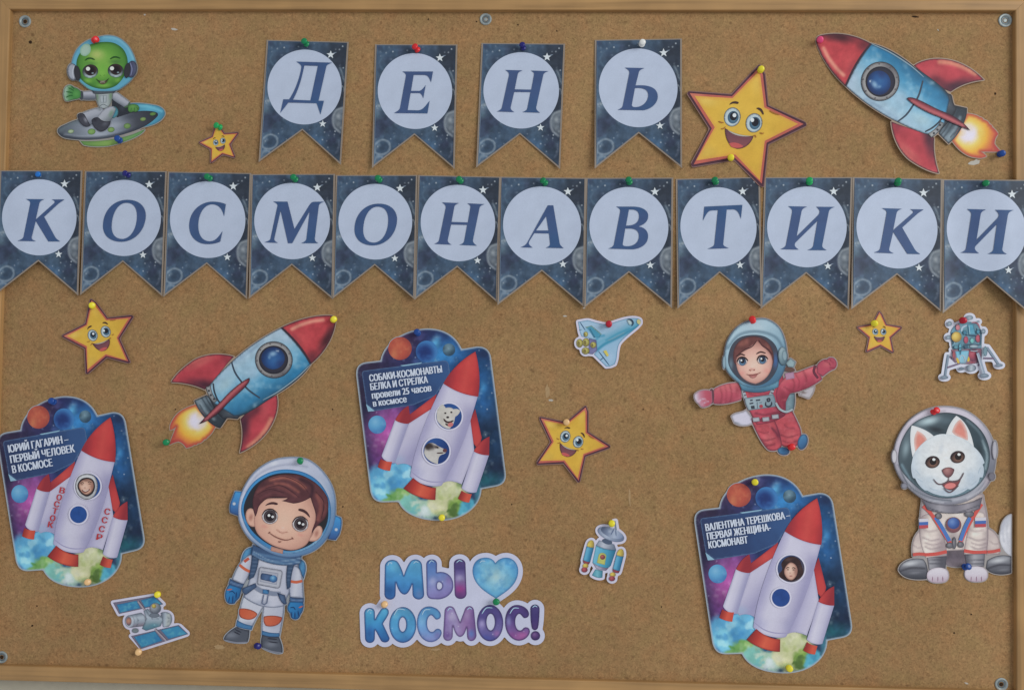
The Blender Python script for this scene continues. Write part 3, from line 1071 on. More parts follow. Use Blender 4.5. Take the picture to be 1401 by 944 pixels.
def make_star(label, T, pins, detail=True, sat=1.0):
    root = root_for('star_cutout', label, 'paper star', ap(T, [(300, 860)])[0], 'smiling star cut-outs')
    A = Art(root, T, pins, amp=0.003, reach=0.09)
    rim = A.p('dark_outline', STAR_OUT, S((74, 44, 58)), N(60, 0.12, 3), step=3)
    # rosy band inside the outline, then the yellow face
    inner = path('M 545 62 L 565 112 L 590 328 L 842 448 L 590 575 L 558 852 L 370 672 L 95 722 L 218 478 L 68 238 L 355 260 L 538 66 Z', 2 / A.u)[0][0]
    A.p('rosy_band', [inner], S((176, 88, 78)), B(100, 250, 120, 60, (200, 120, 100), 0.7), B(540, 80, 60, 80, (196, 118, 104), 0.6), N(60, 0.08, 2), step=3, sil=False)
    yel = path('M 536 95 L 548 118 L 575 335 L 805 447 L 578 562 L 545 830 L 378 655 L 112 695 L 238 470 L 100 256 L 358 272 L 528 98 Z', 2 / A.u)[0][0]
    A.p('yellow_body', [yel], RD(400, 440, 430, (206, 168, 62), (204, 164, 58), (196, 154, 54)), B(430, 640, 160, 140, (204, 156, 54), 0.5), B(170, 290, 140, 60, (214, 184, 92), 0.7, 10), B(520, 170, 60, 130, (212, 178, 80), 0.6),
        B(180, 640, 120, 90, (198, 166, 74), 0.6), B(700, 470, 120, 60, (204, 158, 54), 0.4), E((202, 140, 66), 26, 0.55), N(50, 0.035, 4), step=2.4, sil=False)
    for cx, cy, rot, gx, gy in ((357, 400, 12, 372, 388), (505, 440, 12, 493, 420)):
        ey = A.e('eye', cx, cy, 57, 66, S((172, 190, 200)), B(cx + 18, cy + 8, 40, 60, (190, 205, 214), 0.7), E((52, 44, 48), 11, 1), rot=rot)
        ir = A.e('iris', cx + 6, cy + 2, 37, 43, RD(cx + 6, cy + 14, 42, (104, 142, 164), (66, 100, 128), (58, 84, 108)), rot=rot, parent=ey)
        A.e('pupil', cx + 8, cy - 4, 24, 28, S((34, 34, 44)), rot=rot, parent=ey)
        A.e('glint', gx, gy, 13, 14, S((205, 214, 222)), parent=ey)
    A.p('eyebrow', 'M 338 318 C 345 295 375 285 402 300 C 400 312 395 312 385 310 C 365 305 352 310 338 318 Z', S((66, 44, 40)), step=2)
    A.p('eyebrow', 'M 520 340 C 540 328 568 342 572 382 C 565 388 560 378 555 368 C 545 352 530 348 520 340 Z', S((66, 44, 40)), step=2)
    m = A.p('mouth', 'M 308 475 C 350 505 420 530 502 528 C 490 575 450 615 395 616 C 340 610 305 550 308 475 Z', G(400, 500, (104, 66, 78), 400, 600, (116, 70, 80), (130, 74, 82)), E((70, 42, 50), 10, 0.9), step=2)
    A.p('teeth', 'M 325 487 C 370 512 430 530 490 528 C 430 540 360 525 325 487 Z', S((166, 166, 160)), parent=m)
    A.p('tongue', 'M 335 580 C 360 568 400 572 432 598 C 420 612 380 615 350 602 Z', S((186, 84, 84)), parent=m)
    if detail:
        A.l('smile_crease', ['M 280 480 R 298 478 312 466', 'M 265 428 R 280 436 300 438', 'M 500 530 R 512 524 520 540', 'M 545 505 R 560 512 572 508', 'M 610 355 R 640 372 680 385'], 8, (150, 98, 52))
    A.paper(1.2, (122, 96, 92))
    return root


Z = lambda ox, oy, s, pts: [(ox + s * x, oy + s * y) for x, y in pts]
make_star('biggest smiling yellow star, one point overlapping the letter flags', zoom(930, 80, 190 / 944), [(1041, 95), (1000, 216)])
make_star('smiling yellow star between the letter flags and a rocket flame', aff(STAR_TIPS, Z(75, 400, 120 / 944, [(390, 72), (840, 255), (812, 757), (340, 885), (75, 470)])), [(126, 418)])
make_star('smiling yellow star with beige pin, below the space shuttle', aff(STAR_TIPS, Z(725, 545, 120 / 906, [(580, 78), (830, 500), (512, 872), (62, 678), (100, 195)])), [(775, 578)])
make_star('tiny smiling yellow star with green pin, beside the alien', aff(STAR_TIPS, Z(260, 155, 80 / 944, [(415, 165), (785, 325), (730, 710), (330, 815), (150, 475)])), [(296, 172)], False)
make_star('tiny smiling yellow star beside the moon lander', aff(STAR_TIPS, Z(1165, 420, 80 / 944, [(445, 65), (815, 340), (680, 735), (235, 735), (90, 330)])), [(1196, 442)], False)


# ------------------------------------------------------------------ rockets
def make_rocket(label, T, pins, mirrored):
    root = root_for('rocket_cutout', label, 'paper rocket', ap(T, [(500, 880)])[0], 'blue and red rocket cut-outs')
    A = Art(root, T, pins, amp=0.004, reach=0.13)
    RED, DK = (176, 62, 74), (62, 38, 50)
    A.p('fin', 'M 472 305 C 400 282 290 285 220 330 C 160 370 108 420 85 463 C 150 463 230 478 292 508 L 340 470 Z', S(RED), B(270, 340, 150, 42, (192, 92, 92), 0.8, -25), B(300, 480, 190, 60, (72, 40, 54), 0.95, 8), B(440, 340, 80, 90, (120, 48, 62), 0.6),
        K('M 100 445 R 150 385 220 340 300 305', 14, (206, 112, 104), 0.55), N(50, 0.12, 6), E(DK, 10, 0.95))
    A.p('fin', 'M 735 540 C 752 600 735 680 690 750 C 650 810 590 862 508 896 C 526 830 532 760 512 690 L 575 620 Z', S((180, 64, 76)), K('M 700 690 R 670 750 620 810 560 860', 26, (208, 136, 112), 0.85), B(535, 720, 60, 190, (66, 40, 54), 0.95, 5), B(600, 640, 130, 50, (88, 44, 58), 0.75, -40),
        B(660, 640, 50, 90, (192, 80, 88), 0.6), N(50, 0.12, 7), E(DK, 10, 0.95))
    A.p('flame', 'M 240 600 C 190 610 130 640 105 680 C 85 710 75 732 80 757 C 95 752 106 746 118 734 C 100 780 86 815 74 848 C 96 836 112 830 132 826 C 150 832 168 845 178 866 C 200 862 216 856 230 846 C 238 852 244 846 250 838 C 268 838 280 828 290 812 C 300 816 306 808 310 798 C 326 790 340 770 357 738 L 320 690 Z',
        RD(245, 700, 185, (212, 206, 226), (210, 200, 212), (224, 190, 96), (216, 160, 58), (200, 106, 62), (178, 70, 66)), N(46, 0.5, 4, (222, 170, 60), 0.45, 0.75), B(242, 705, 78, 70, (214, 208, 230), 0.95), E((168, 66, 66), 26, 0.85), step=1.7)
    A.p('engine_bell', 'M 228 575 L 305 540 L 440 668 L 388 746 C 330 732 258 660 228 575 Z', G(235, 575, (126, 142, 156), 400, 720, (88, 104, 118), (64, 76, 88), (50, 58, 68)), K('M 255 580 R 300 640 350 690', 16, (138, 156, 170), 0.6), K('M 275 560 R 320 625 400 700', 10, (52, 62, 74), 0.8), K('M 262 600 R 300 670 372 722', 8, (48, 56, 66), 0.7),
        K('M 295 552 R 345 620 420 690', 9, (46, 52, 62), 0.8), N(30, 0.2, 5), E((38, 42, 50), 12, 0.95))
    A.p('tail_section', 'M 298 500 L 350 470 C 400 560 450 620 520 660 L 495 688 C 470 690 440 675 415 690 C 380 680 330 600 298 500 Z', S((60, 66, 76)), B(450, 640, 40, 30, (96, 104, 112), 0.7), N(40, 0.25, 8), E((36, 38, 46), 12, 0.9))
    A.p('hull', 'M 765 126 C 650 180 540 260 465 330 C 400 390 345 445 318 490 L 345 590 L 470 668 L 510 672 C 560 655 640 605 720 545 C 820 490 905 420 948 350 C 912 290 840 200 765 126 Z',
        G(560, 250, (158, 182, 204), 742, 560, (146, 178, 202), (132, 174, 202), (104, 162, 198), (64, 136, 180), (44, 108, 152), (44, 72, 92)), B(420, 480, 110, 60, (160, 190, 205), 0.7, -45), B(590, 400, 120, 70, (158, 184, 208), 0.6, -38), B(790, 180, 90, 60, (152, 174, 200), 0.7, 40),
        B(860, 400, 130, 34, (40, 118, 168), 0.7, -42), B(560, 590, 100, 40, (52, 124, 168), 0.7, -40), K('M 480 340 R 560 280 650 210', 22, (110, 140, 172), 0.5), N(60, 0.45, 3, (176, 204, 222), 0.5, 0.85), N(26, 0.07, 5), K('M 940 362 R 850 450 740 535 600 630 500 672', 16, (46, 62, 76), 0.9), E((44, 50, 62), 11, 0.9), step=1.8)
    A.l('hull_edge_strip', 'M 945 352 R 860 435 745 520 650 572', 7, (128, 150, 166))
    A.l('panel_line', ['M 458 338 R 478 400 515 455 560 508 632 560'], 11, (58, 70, 86), taper=0.2)
    A.l('panel_line', 'M 345 470 R 352 520 375 575 410 612', 10, (52, 60, 72), taper=0.2)
    A.p('rivet_band', 'M 300 492 L 330 482 C 332 520 350 556 372 574 L 352 592 C 326 570 305 535 300 492 Z', G(305, 490, (152, 156, 160), 365, 590, (138, 142, 148), (120, 126, 132)), E((58, 60, 68), 8, 0.9))
    for x, y in ((318, 515), (330, 542), (350, 566)):
        A.e('rivet', x, y, 7, 7, S((60, 62, 70)))
    A.p('nose_cone', 'M 765 126 C 850 82 960 50 1062 52 C 1090 55 1102 68 1098 90 C 1085 190 1030 280 946 350 C 905 280 840 200 765 126 Z', S((176, 62, 70)), B(870, 200, 110, 90, (190, 76, 80), 0.6), B(1050, 190, 50, 190, (70, 38, 46), 0.95, 30), B(950, 310, 60, 70, (92, 44, 54), 0.8),
        B(850, 190, 36, 90, (108, 46, 58), 0.4, -40), K('M 830 136 R 880 112 950 90 1020 80', 20, (212, 146, 126), 0.85), N(40, 0.14, 9), E(DK, 12, 0.95))
    A.l('nose_seam', 'M 765 126 R 840 200 900 275 946 350', 12, (58, 46, 58), taper=0.1)
    ph = A.e('porthole', 718, 325, 116, 113, S((138, 138, 142)), B(690, 260, 110, 60, (160, 160, 162), 0.7), B(760, 400, 110, 60, (92, 90, 98), 0.8), E((46, 46, 54), 14, 1), rot=20)
    A.e('porthole_recess', 716, 325, 90, 87, S((50, 50, 64)), E((34, 32, 40), 14, 0.8), parent=ph)
    A.e('porthole_glass', 713, 315, 72, 68, RD(720, 325, 75, (52, 100, 158), (42, 82, 142), (34, 52, 96)), B(712, 288, 40, 24, (150, 186, 214), 0.8, -15), B(740, 270, 16, 8, (190, 206, 220), 0.9, 30), B(690, 310, 14, 18, (140, 180, 210), 0.6), B(760, 350, 50, 40, (42, 50, 96), 0.6), parent=ph)
    for k in range(9):
        a = k * 2 * math.pi / 9 + 0.3
        A.e('rivet', 718 + 103 * math.cos(a), 325 + 100 * math.sin(a), 4.5, 4.5, S((92, 90, 96)), parent=ph)
    A.p('centre_fin', 'M 568 436 C 545 440 460 500 400 572 C 350 620 300 672 256 720 C 310 704 366 672 424 604 C 484 540 562 490 570 446 Z', S((136, 58, 72)), K('M 540 460 R 460 530 380 615 300 690', 18, (184, 98, 104), 0.85), K('M 560 470 R 490 540 420 605 320 690', 12, (84, 40, 54), 0.8), E((50, 32, 42), 10, 0.95))
    A.paper(1.3, (150, 134, 122))
    return root


R2Z = (215, 420, 260 / 1169)
make_rocket('blue and red rocket pointing up right, flame beside a poster', zoom(*R2Z), [(457, 437), (228, 605)], False)
_c2 = [(1088, 75), (718, 325), (258, 718), (85, 462), (510, 895), (765, 128), (946, 350), (75, 848)]
_c1 = Z(1105, 30, 286 / 1227, [(62, 100), (425, 345), (948, 634), (772, 884), (1038, 337), (230, 382), (372, 128), (1135, 775)])
make_rocket('blue and red rocket pointing up left, beside the biggest star', aff(_c2, _c1), [(1122, 55), (1370, 210)], True)
# ------------------------------------------------------------------ rocket posters with captions
POST_OUT = 'M 140 182 C 145 120 220 45 340 35 C 440 30 490 80 510 130 L 580 118 C 620 115 640 135 645 170 L 712 700 C 715 735 700 750 670 757 L 600 770 C 600 850 520 915 410 915 C 310 915 240 880 222 828 L 150 830 C 115 830 100 815 92 780 L 28 250 C 25 210 40 195 70 190 Z'
PZ_DOG, PZ_MAN, PZ_WOM = (480, 440, 220 / 742), (0, 535, 210 / 708), (940, 640, 240 / 781)
_pd = [(510, 130), (575, 140), (140, 182), (222, 828), (600, 770), (390, 820), (645, 170), (92, 780), (428, 287), (588, 345), (28, 250), (712, 715)]
_pm = [(448, 112), (513, 128), (92, 185), (200, 822), (563, 745), (360, 805), (575, 150), (72, 785), (375, 277), (528, 325), (0, 245), (665, 690)]
_pw = [(518, 125), (578, 140), (147, 182), (248, 822), (620, 765), (412, 815), (648, 165), (115, 780), (435, 285), (597, 340), (35, 240), (735, 710)]


def WP(ops, scale, amt, seed):
    """the given print operations with their shapes pulled about by noise"""
    def f(P, D, C):
        q = P + amt * np.stack([fbm(P, scale, seed) - 0.5, fbm(P, scale, seed + 31) - 0.5], 1) * 2
        for o in ops:
            C = o(q, D, C)
        return C
    return f


CLOUDS = [B(185, 752, 150, 118, (82, 156, 204), 1, 0, 0.62), B(230, 690, 76, 56, (98, 172, 214), 1, 0, 0.6), B(130, 770, 60, 64, (116, 188, 216), 0.9, 0, 0.4), B(215, 812, 90, 44, (108, 160, 88), 1, -14, 0.6), B(320, 862, 130, 70, (158, 192, 176), 1, 0, 0.6), B(262, 850, 50, 40, (112, 182, 176), 0.9, 0, 0.5),
          B(430, 826, 92, 90, (188, 192, 150), 1, 0, 0.62), B(470, 756, 84, 48, (184, 190, 150), 1, 0, 0.6), B(478, 850, 56, 66, (116, 152, 70), 1, 28, 0.6), B(534, 856, 58, 74, (76, 160, 190), 1, 25, 0.6), B(600, 800, 40, 50, (64, 128, 150), 0.7, 0, 0.3)]
PUFFS = [B(165, 712, 36, 30, (136, 194, 220), 0.85, 0, 0.45), B(258, 700, 30, 28, (150, 202, 222), 0.85, 0, 0.4), B(205, 748, 40, 28, (66, 140, 198), 0.8, 0, 0.4), B(130, 760, 26, 30, (66, 136, 190), 0.7, 0, 0.3), B(150, 795, 30, 20, (150, 206, 222), 0.8, 0, 0.4), B(225, 690, 26, 22, (76, 150, 204), 0.7, 0, 0.3),
         B(190, 806, 26, 16, (82, 142, 72), 0.9, 0, 0.4), B(255, 798, 30, 20, (138, 178, 104), 0.9, 0, 0.4), B(300, 840, 34, 22, (190, 208, 196), 0.8, 0, 0.4), B(340, 880, 50, 22, (186, 200, 206), 0.9, 0, 0.4), B(280, 872, 30, 18, (104, 176, 186), 0.8, 0, 0.4), B(390, 850, 40, 34, (204, 204, 176), 0.8, 0, 0.4),
         B(440, 748, 34, 22, (204, 206, 176), 0.9, 0, 0.4), B(492, 770, 26, 26, (150, 172, 104), 0.8, 0, 0.4), B(425, 800, 26, 26, (166, 178, 120), 0.8, 0, 0.4), B(470, 872, 44, 22, (74, 104, 52), 0.9, -28, 0.4), B(488, 826, 20, 24, (146, 174, 88), 0.8, 0, 0.4), B(520, 886, 26, 20, (116, 190, 208), 0.9, 0, 0.4), B(540, 845, 20, 22, (60, 136, 176), 0.8, 0, 0.4), B(420, 892, 40, 14, (150, 170, 120), 0.8, 0, 0.3)]


def poster_base(root, T, pins):
    A = Art(root, T, pins, amp=0.003, reach=0.13, mat='laminated_print')
    bg = A.p('space_backdrop', POST_OUT, G(60, 300, (48, 40, 66), 680, 500, (44, 46, 92), (36, 66, 122), (30, 62, 104), (34, 52, 78)),
             B(200, 80, 180, 120, (74, 44, 74), 0.7), B(185, 520, 160, 200, (168, 80, 160), 1, 15), B(230, 470, 60, 60, (180, 104, 170), 0.6), B(120, 640, 70, 150, (92, 50, 112), 0.7), B(70, 620, 50, 220, (46, 34, 66), 0.7, 8), B(420, 170, 190, 130, (44, 118, 186), 0.85, -25), B(390, 100, 34, 60, (84, 166, 214), 0.8, 20),
             B(600, 320, 110, 200, (40, 104, 174), 0.8), B(610, 300, 26, 50, (72, 150, 205), 0.6), B(660, 560, 70, 150, (28, 56, 92), 0.8), B(650, 730, 110, 60, (34, 112, 124), 0.85), B(610, 150, 60, 40, (36, 42, 78), 0.6), B(60, 260, 60, 80, (40, 42, 74), 0.7), B(500, 100, 40, 40, (34, 44, 88), 0.5),
             N(90, 0.3, 5, (24, 28, 58), 0.5, 0.85), N(60, 0.25, 9, (110, 120, 190), 0.58, 0.85),
             *[B(x, y, 4.5, 4.5, (196, 206, 224), 0.7) for x, y in zip(np.random.RandomState(3).uniform(60, 690, 46), np.random.RandomState(4).uniform(60, 720, 46))],
             B(185, 500, 150, 190, (172, 82, 164), 0.75, 15), B(235, 455, 50, 50, (186, 112, 176), 0.5), B(430, 140, 120, 60, (56, 136, 200), 0.5, -25), N(26, 0.16, 17),
             # exhaust clouds along the bottom, blended like watercolour
             WP(CLOUDS, 60, 46, 3), WP(PUFFS, 34, 30, 8), N(40, 0.10, 14),
             N(34, 0.22, 12, (204, 212, 212), 0.6, 0.85), N(24, 0.05, 3), E((150, 166, 184), 7, 0.95), step=1.6, key='poster_bg')
    A.e('red_planet', 227, 124, 54, 53, RD(215, 120, 80, (190, 96, 72), (176, 78, 64), (132, 58, 58)), N(30, 0.5, 4, (146, 64, 58)), N(18, 0.4, 7, (196, 116, 84), 0.5, 0.8), B(200, 150, 30, 40, (198, 124, 84), 0.6), parent=bg, key='pl1')
    A.e('dark_planet', 350, 138, 50, 50, RD(340, 145, 52, (32, 50, 108), (34, 58, 122), (58, 118, 184)), N(40, 0.4, 6, (60, 120, 190), 0.5, 0.8), parent=bg, key='pl2')
    A.e('grey_planet', 453, 130, 29, 29, RD(448, 122, 32, (112, 140, 158), (80, 110, 130), (52, 80, 106)), N(20, 0.3, 3), parent=bg, key='pl3')
    A.e('blue_planet', 122, 475, 41, 42, RD(112, 462, 56, (116, 174, 214), (82, 150, 200), (62, 112, 176)), N(24, 0.35, 8, (128, 186, 220), 0.5, 0.8), parent=bg, key='pl4')
    panel = A.p('caption_panel', 'M 64 226 L 425 180 C 442 178 450 186 452 200 L 458 240 L 388 342 L 290 384 L 110 412 L 72 384 L 52 245 C 50 234 54 228 64 226 Z', G(60, 300, (46, 62, 102), 450, 260, (46, 72, 120), (52, 84, 136)), N(90, 0.25, 7, (38, 46, 84)), E((84, 112, 152), 5, 0.8), parent=bg, key='cap')
    A.p('panel_corner', 'M 70 380 L 110 412 L 80 415 Z', S((128, 170, 198)), parent=panel, key='pc1')
    A.p('panel_corner', 'M 228 202 L 330 188 L 322 194 L 240 206 Z', S((128, 170, 198)), parent=panel, key='pc2')
    # the rocket
    W1, W2 = (190, 188, 213), (162, 160, 198)
    RED, RDK = (178, 58, 64), (144, 46, 56)
    lw = A.p('wing', 'M 382 385 L 268 468 L 198 645 L 215 660 C 240 650 262 655 282 668 L 300 640 Z', G(240, 480, W1, 330, 560, (178, 176, 206), (148, 146, 186)), B(215, 640, 60, 40, (140, 168, 204), 0.5), E((150, 148, 186), 10, 0.6), key='lw')
    A.p('wing_edge', 'M 396 334 L 272 428 L 264 472 L 382 396 Z', G(390, 340, RED, 270, 450, (196, 72, 70), RDK), E(RDK, 8, 0.6), parent=lw, key='lwe')
    rw = A.p('wing', 'M 552 440 L 570 600 L 512 750 C 480 735 450 730 430 742 L 420 700 Z', G(470, 600, (146, 144, 186), 560, 630, (176, 174, 206), W1), E((150, 148, 186), 10, 0.6), key='rw')
    A.p('wing_edge', 'M 574 402 L 604 535 L 590 592 L 566 562 L 551 452 Z', G(560, 420, RDK, 600, 560, (190, 62, 64), (188, 66, 66)), E(RDK, 8, 0.6), parent=rw, key='rwe')
    for kind, nose, body, ring, (x0, y0, x1, y1) in (
            ('l', 'M 266 388 C 240 400 215 430 205 455 C 220 465 245 472 263 471 L 274 440 Z', 'M 204 453 C 222 466 246 472 266 470 L 204 652 C 180 656 148 640 142 618 Z', 'M 138 632 C 152 642 172 648 190 646 L 181 688 C 160 686 140 680 124 670 Z', (165, 520, 235, 545)),
            ('r', 'M 640 530 C 610 540 580 570 567 598 C 585 610 615 618 638 616 Z', 'M 567 597 C 585 610 615 617 638 614 L 580 786 C 560 794 528 786 511 768 Z', 'M 512 778 C 525 790 545 796 558 795 L 546 834 C 525 832 508 826 494 816 Z', (535, 680, 612, 705))):
        b = A.p('booster', body, G(x0, y0, (164, 162, 198), x1, y1, (196, 195, 218), (182, 181, 209), (146, 146, 186)), E((146, 146, 184), 8, 0.5), key='bo' + kind)
        A.p('booster_nose', nose, G(x0, y0 - 90, RED, x1, y1 - 90, (194, 66, 66), RDK), E(RDK, 8, 0.6), parent=b, key='bn' + kind)
        A.p('booster_nozzle', ring, G(x0 - 30, y0 + 130, (146, 48, 46), x1 - 20, y1 + 130, (204, 84, 66), (188, 70, 58), (134, 44, 44)), parent=b, key='br' + kind)
    hull = A.p('hull', 'M 428 284 C 475 320 530 340 586 344 L 545 480 C 500 610 455 700 418 756 C 370 768 300 745 274 712 C 290 600 340 450 428 284 Z', G(345, 500, (160, 158, 196), 500, 556, (192, 191, 216), (190, 189, 214), (180, 178, 207), (148, 146, 186)),
               B(300, 700, 60, 50, (150, 152, 196), 0.5), B(560, 360, 50, 80, (206, 204, 222), 0.5), B(440, 700, 60, 50, (150, 150, 190), 0.5), E((146, 144, 184), 9, 0.5), key='ph')
    A.l('hull_seam', 'M 278 690 R 320 722 370 738 428 738', 5, (150, 148, 184), parent=hull)
    A.p('nose_cone', 'M 575 138 C 500 180 450 240 427 286 C 480 322 530 340 588 346 C 600 270 592 200 575 138 Z', G(450, 260, (150, 46, 58), 600, 290, (188, 58, 62), (198, 70, 68), (190, 60, 62), (150, 44, 54)), N(40, 0.05, 3), E(RDK, 8, 0.6), parent=hull, key='pn')
    A.p('nozzle', 'M 288 720 C 320 750 360 766 393 766 L 390 822 C 340 822 280 800 243 768 Z', G(260, 740, (132, 42, 44), 395, 800, (176, 58, 52), (208, 90, 68), (196, 76, 60), (146, 46, 46)), E((120, 36, 40), 7, 0.6), parent=hull, key='pz')
    return A, hull, panel


def porthole(A, hull, cx, cy, r, c):
    A.e('porthole_rim', cx, cy, r + 7, r + 7, S((196, 196, 220)), parent=hull)
    return A.e('porthole', cx, cy, r, r, *c, parent=hull)


def mk(name, label, T, pins):
    return root_for(name, label, 'rocket poster', ap(T, [(400, 915)])[0], 'rocket posters with captions')


# two dogs
T = zoom(*PZ_DOG)
root = mk('rocket_poster', 'die-cut rocket poster with two dogs in round portholes', T, 0)
A, hull, panel = poster_base(root, T, [(571, 455), (604, 708)])
TXT = (190, 200, 220)
A.text('caption_line', 'СОБАКИ-КОСМОНАВТЫ', (88, 277), (421, 234), 31, TXT, panel)
A.text('caption_line', 'БЕЛКА И СТРЕЛКА', (93, 317), (356, 282), 31, TXT, panel)
A.text('caption_line', 'провели 25 часов', (100, 356), (372, 320), 31, TXT, panel)
A.text('caption_line', 'в космосе', (105, 392), (258, 371), 29, TXT, panel)
BLUE = (G(400, 400, (38, 70, 138), 510, 480, (44, 82, 150), (34, 60, 122)),)
p = porthole(A, hull, 453, 437, 59, BLUE)
A.p('white_dog', 'M 402 408 C 404 396 412 386 424 381 C 430 386 434 392 438 398 C 452 393 466 396 474 404 C 484 400 496 402 505 410 C 502 424 492 434 482 438 C 478 452 478 466 470 478 L 456 494 C 430 494 408 474 398 455 C 394 440 396 415 402 400 Z', S((190, 188, 186)), B(420, 440, 30, 50, (168, 166, 164), 0.6), B(460, 410, 26, 16, (206, 204, 202), 0.7), N(16, 0.06, 2), E((150, 150, 152), 6, 0.4), parent=p)
A.l('dog_mouth', ['M 428 448 R 440 462 456 464 474 456', 'M 436 470 R 450 478 466 470'], 9, (60, 44, 46), parent=p)
A.e('dog_tongue', 460, 475, 13, 10, S((190, 112, 112)), rot=-20, parent=p)
A.e('dog_nose', 447, 441, 7, 5, S((50, 44, 48)), parent=p)
A.e('dog_eye', 436, 422, 5, 4, S((50, 44, 44)), parent=p)
A.e('dog_eye', 464, 418, 5, 4, S((50, 44, 44)), parent=p)
p = porthole(A, hull, 395, 597, 60, BLUE)
A.p('spotted_dog', 'M 340 580 C 350 558 370 552 392 566 C 408 578 425 584 438 590 C 444 600 436 610 424 612 C 408 616 402 628 402 656 C 370 652 342 628 338 605 Z', S((182, 180, 180)), B(360, 575, 36, 26, (52, 44, 46), 0.95, 20, 0.4), B(395, 578, 18, 10, (70, 58, 56), 0.9, 20, 0.3), B(372, 600, 22, 24, (176, 174, 174), 0.9), N(14, 0.08, 3), parent=p)
A.e('dog_nose', 434, 594, 10, 9, S((96, 60, 66)), parent=p)
A.e('dog_eye', 400, 580, 4.5, 3.5, S((34, 28, 30)), parent=p)
A.l('dog_mouth', 'M 396 606 R 412 606 428 604', 6, (72, 56, 58), parent=p)
A.paper(0.9, (150, 160, 172))

# a man in a helmet
T = aff(_pd, Z(*PZ_MAN, _pm))
root = mk('rocket_poster', 'die-cut rocket poster with a helmeted man in its porthole', T, 0)
A, hull, panel = poster_base(root, T, [(71, 549), (120, 796)])
D = Art(root, zoom(*PZ_MAN), share=A, mat='laminated_print')
D.text('caption_line', 'ЮРИЙ ГАГАРИН –', (42, 284), (316, 236), 34, TXT, panel)
D.text('caption_line', 'ПЕРВЫЙ ЧЕЛОВЕК', (51, 332), (346, 280), 34, TXT, panel)
D.text('caption_line', 'В КОСМОСЕ', (60, 378), (243, 345), 34, TXT, panel)
for ch, x, y in (('В', 273, 468), ('О', 259, 500), ('С', 248, 531), ('Т', 240, 563), ('О', 229, 596), ('К', 220, 626)):
    D.text('hull_letter', ch, (x, y), (x + 22, y + 5), 26, (168, 52, 60), hull)
for ch, x, y in (('С', 480, 566), ('С', 468, 605), ('С', 455, 646), ('Р', 444, 684)):
    D.text('hull_letter', ch, (x, y), (x + 24, y + 5), 27, (168, 52, 60), hull)
p = porthole(D, hull, 405, 438, 58, (S((36, 74, 144)),))
hm = D.p('helmet', 'O 348 425 362 394 398 380 434 390 450 424 446 464 426 492 394 500 362 482 348 452', S((190, 194, 202)), B(400, 392, 44, 12, (200, 204, 212), 0.9), B(436, 440, 10, 40, (126, 132, 150), 0.7), E((58, 56, 66), 8, 0.9), parent=p)
D.p('helmet_opening', 'O 358 428 376 404 406 398 430 410 438 440 428 470 402 486 376 474 360 452', S((50, 42, 46)), parent=p)
fc = D.p('portrait_face', 'O 364 430 380 411 406 405 426 416 432 440 422 464 400 477 380 468 367 450', S((196, 154, 136)), B(392, 440, 28, 30, (218, 184, 168), 0.9), B(424, 440, 12, 34, (140, 94, 84), 0.7), B(398, 412, 30, 8, (120, 84, 74), 0.8), B(378, 430, 10, 5, (96, 62, 56), 0.9), B(414, 427, 11, 5, (96, 62, 56), 0.9), B(392, 446, 7, 6, (150, 102, 90), 0.7), E((112, 74, 66), 7, 0.7), parent=p, step=1)
D.l('portrait_brow', ['M 371 426 R 379 421 388 424', 'M 405 421 R 413 417 423 422'], 4, (58, 38, 36), parent=p)
D.l('portrait_smile', 'M 378 455 R 394 464 414 452', 9, (112, 62, 60), parent=p)
D.l('portrait_teeth', 'M 382 455 R 395 461 410 453', 4, (208, 198, 192), parent=p)
D.l('chin_strap', 'M 364 462 R 382 484 408 488 432 470', 6, (168, 170, 178), parent=p)
porthole(D, hull, 362, 569, 39, (S((36, 74, 146)), N(20, 0.1, 3)))
A.paper(0.9, (150, 160, 172))

# a woman
T = aff(_pd, Z(*PZ_WOM, _pw))
root = mk('rocket_poster', 'die-cut rocket poster with a dark-haired woman in its porthole', T, 0)
A, hull, panel = poster_base(root, T, [(1033, 660), (1080, 914)])
D = Art(root, zoom(*PZ_WOM), share=A, mat='laminated_print')
D.text('caption_line', 'ВАЛЕНТИНА ТЕРЕШКОВА –', (85, 281), (459, 223), 31, TXT, panel)
D.text('caption_line', 'ПЕРВАЯ ЖЕНЩИНА-', (92, 320), (373, 277), 31, TXT, panel)
D.text('caption_line', 'КОСМОНАВТ', (98, 358), (271, 334), 31, TXT, panel)
p = porthole(D, hull, 463, 448, 60, (G(420, 400, (56, 78, 128), 520, 490, (58, 62, 92), (84, 72, 78)),))
D.p('portrait_hair', 'O 408 474 424 452 420 425 440 400 470 393 500 408 512 440 517 470 500 490 470 503 440 500 418 490', S((56, 40, 42)), N(14, 0.35, 4), B(450, 408, 26, 10, (96, 70, 66), 0.7, -15), B(505, 450, 10, 30, (84, 62, 60), 0.5), parent=p)
D.p('portrait_face', 'O 433 454 444 432 462 420 482 430 492 452 487 479 469 498 449 494 435 475', S((196, 156, 142)), B(458, 454, 22, 38, (218, 188, 174), 0.9), B(484, 460, 12, 32, (134, 92, 86), 0.7), B(449, 452, 8, 4.5, (74, 50, 48), 0.95), B(474, 453, 8, 4.5, (74, 50, 48), 0.95), B(459, 467, 6, 5, (150, 104, 94), 0.7), B(462, 481, 11, 4, (142, 74, 72), 0.95), E((120, 80, 76), 7, 0.7), parent=p, step=1)
D.l('portrait_brow', ['M 441 447 R 449 442 456 445', 'M 467 446 R 475 443 483 448'], 4, (50, 36, 36), parent=p)
porthole(D, hull, 418, 577, 40, (S((38, 70, 140)), N(20, 0.1, 3)))
A.paper(0.9, (150, 160, 172))
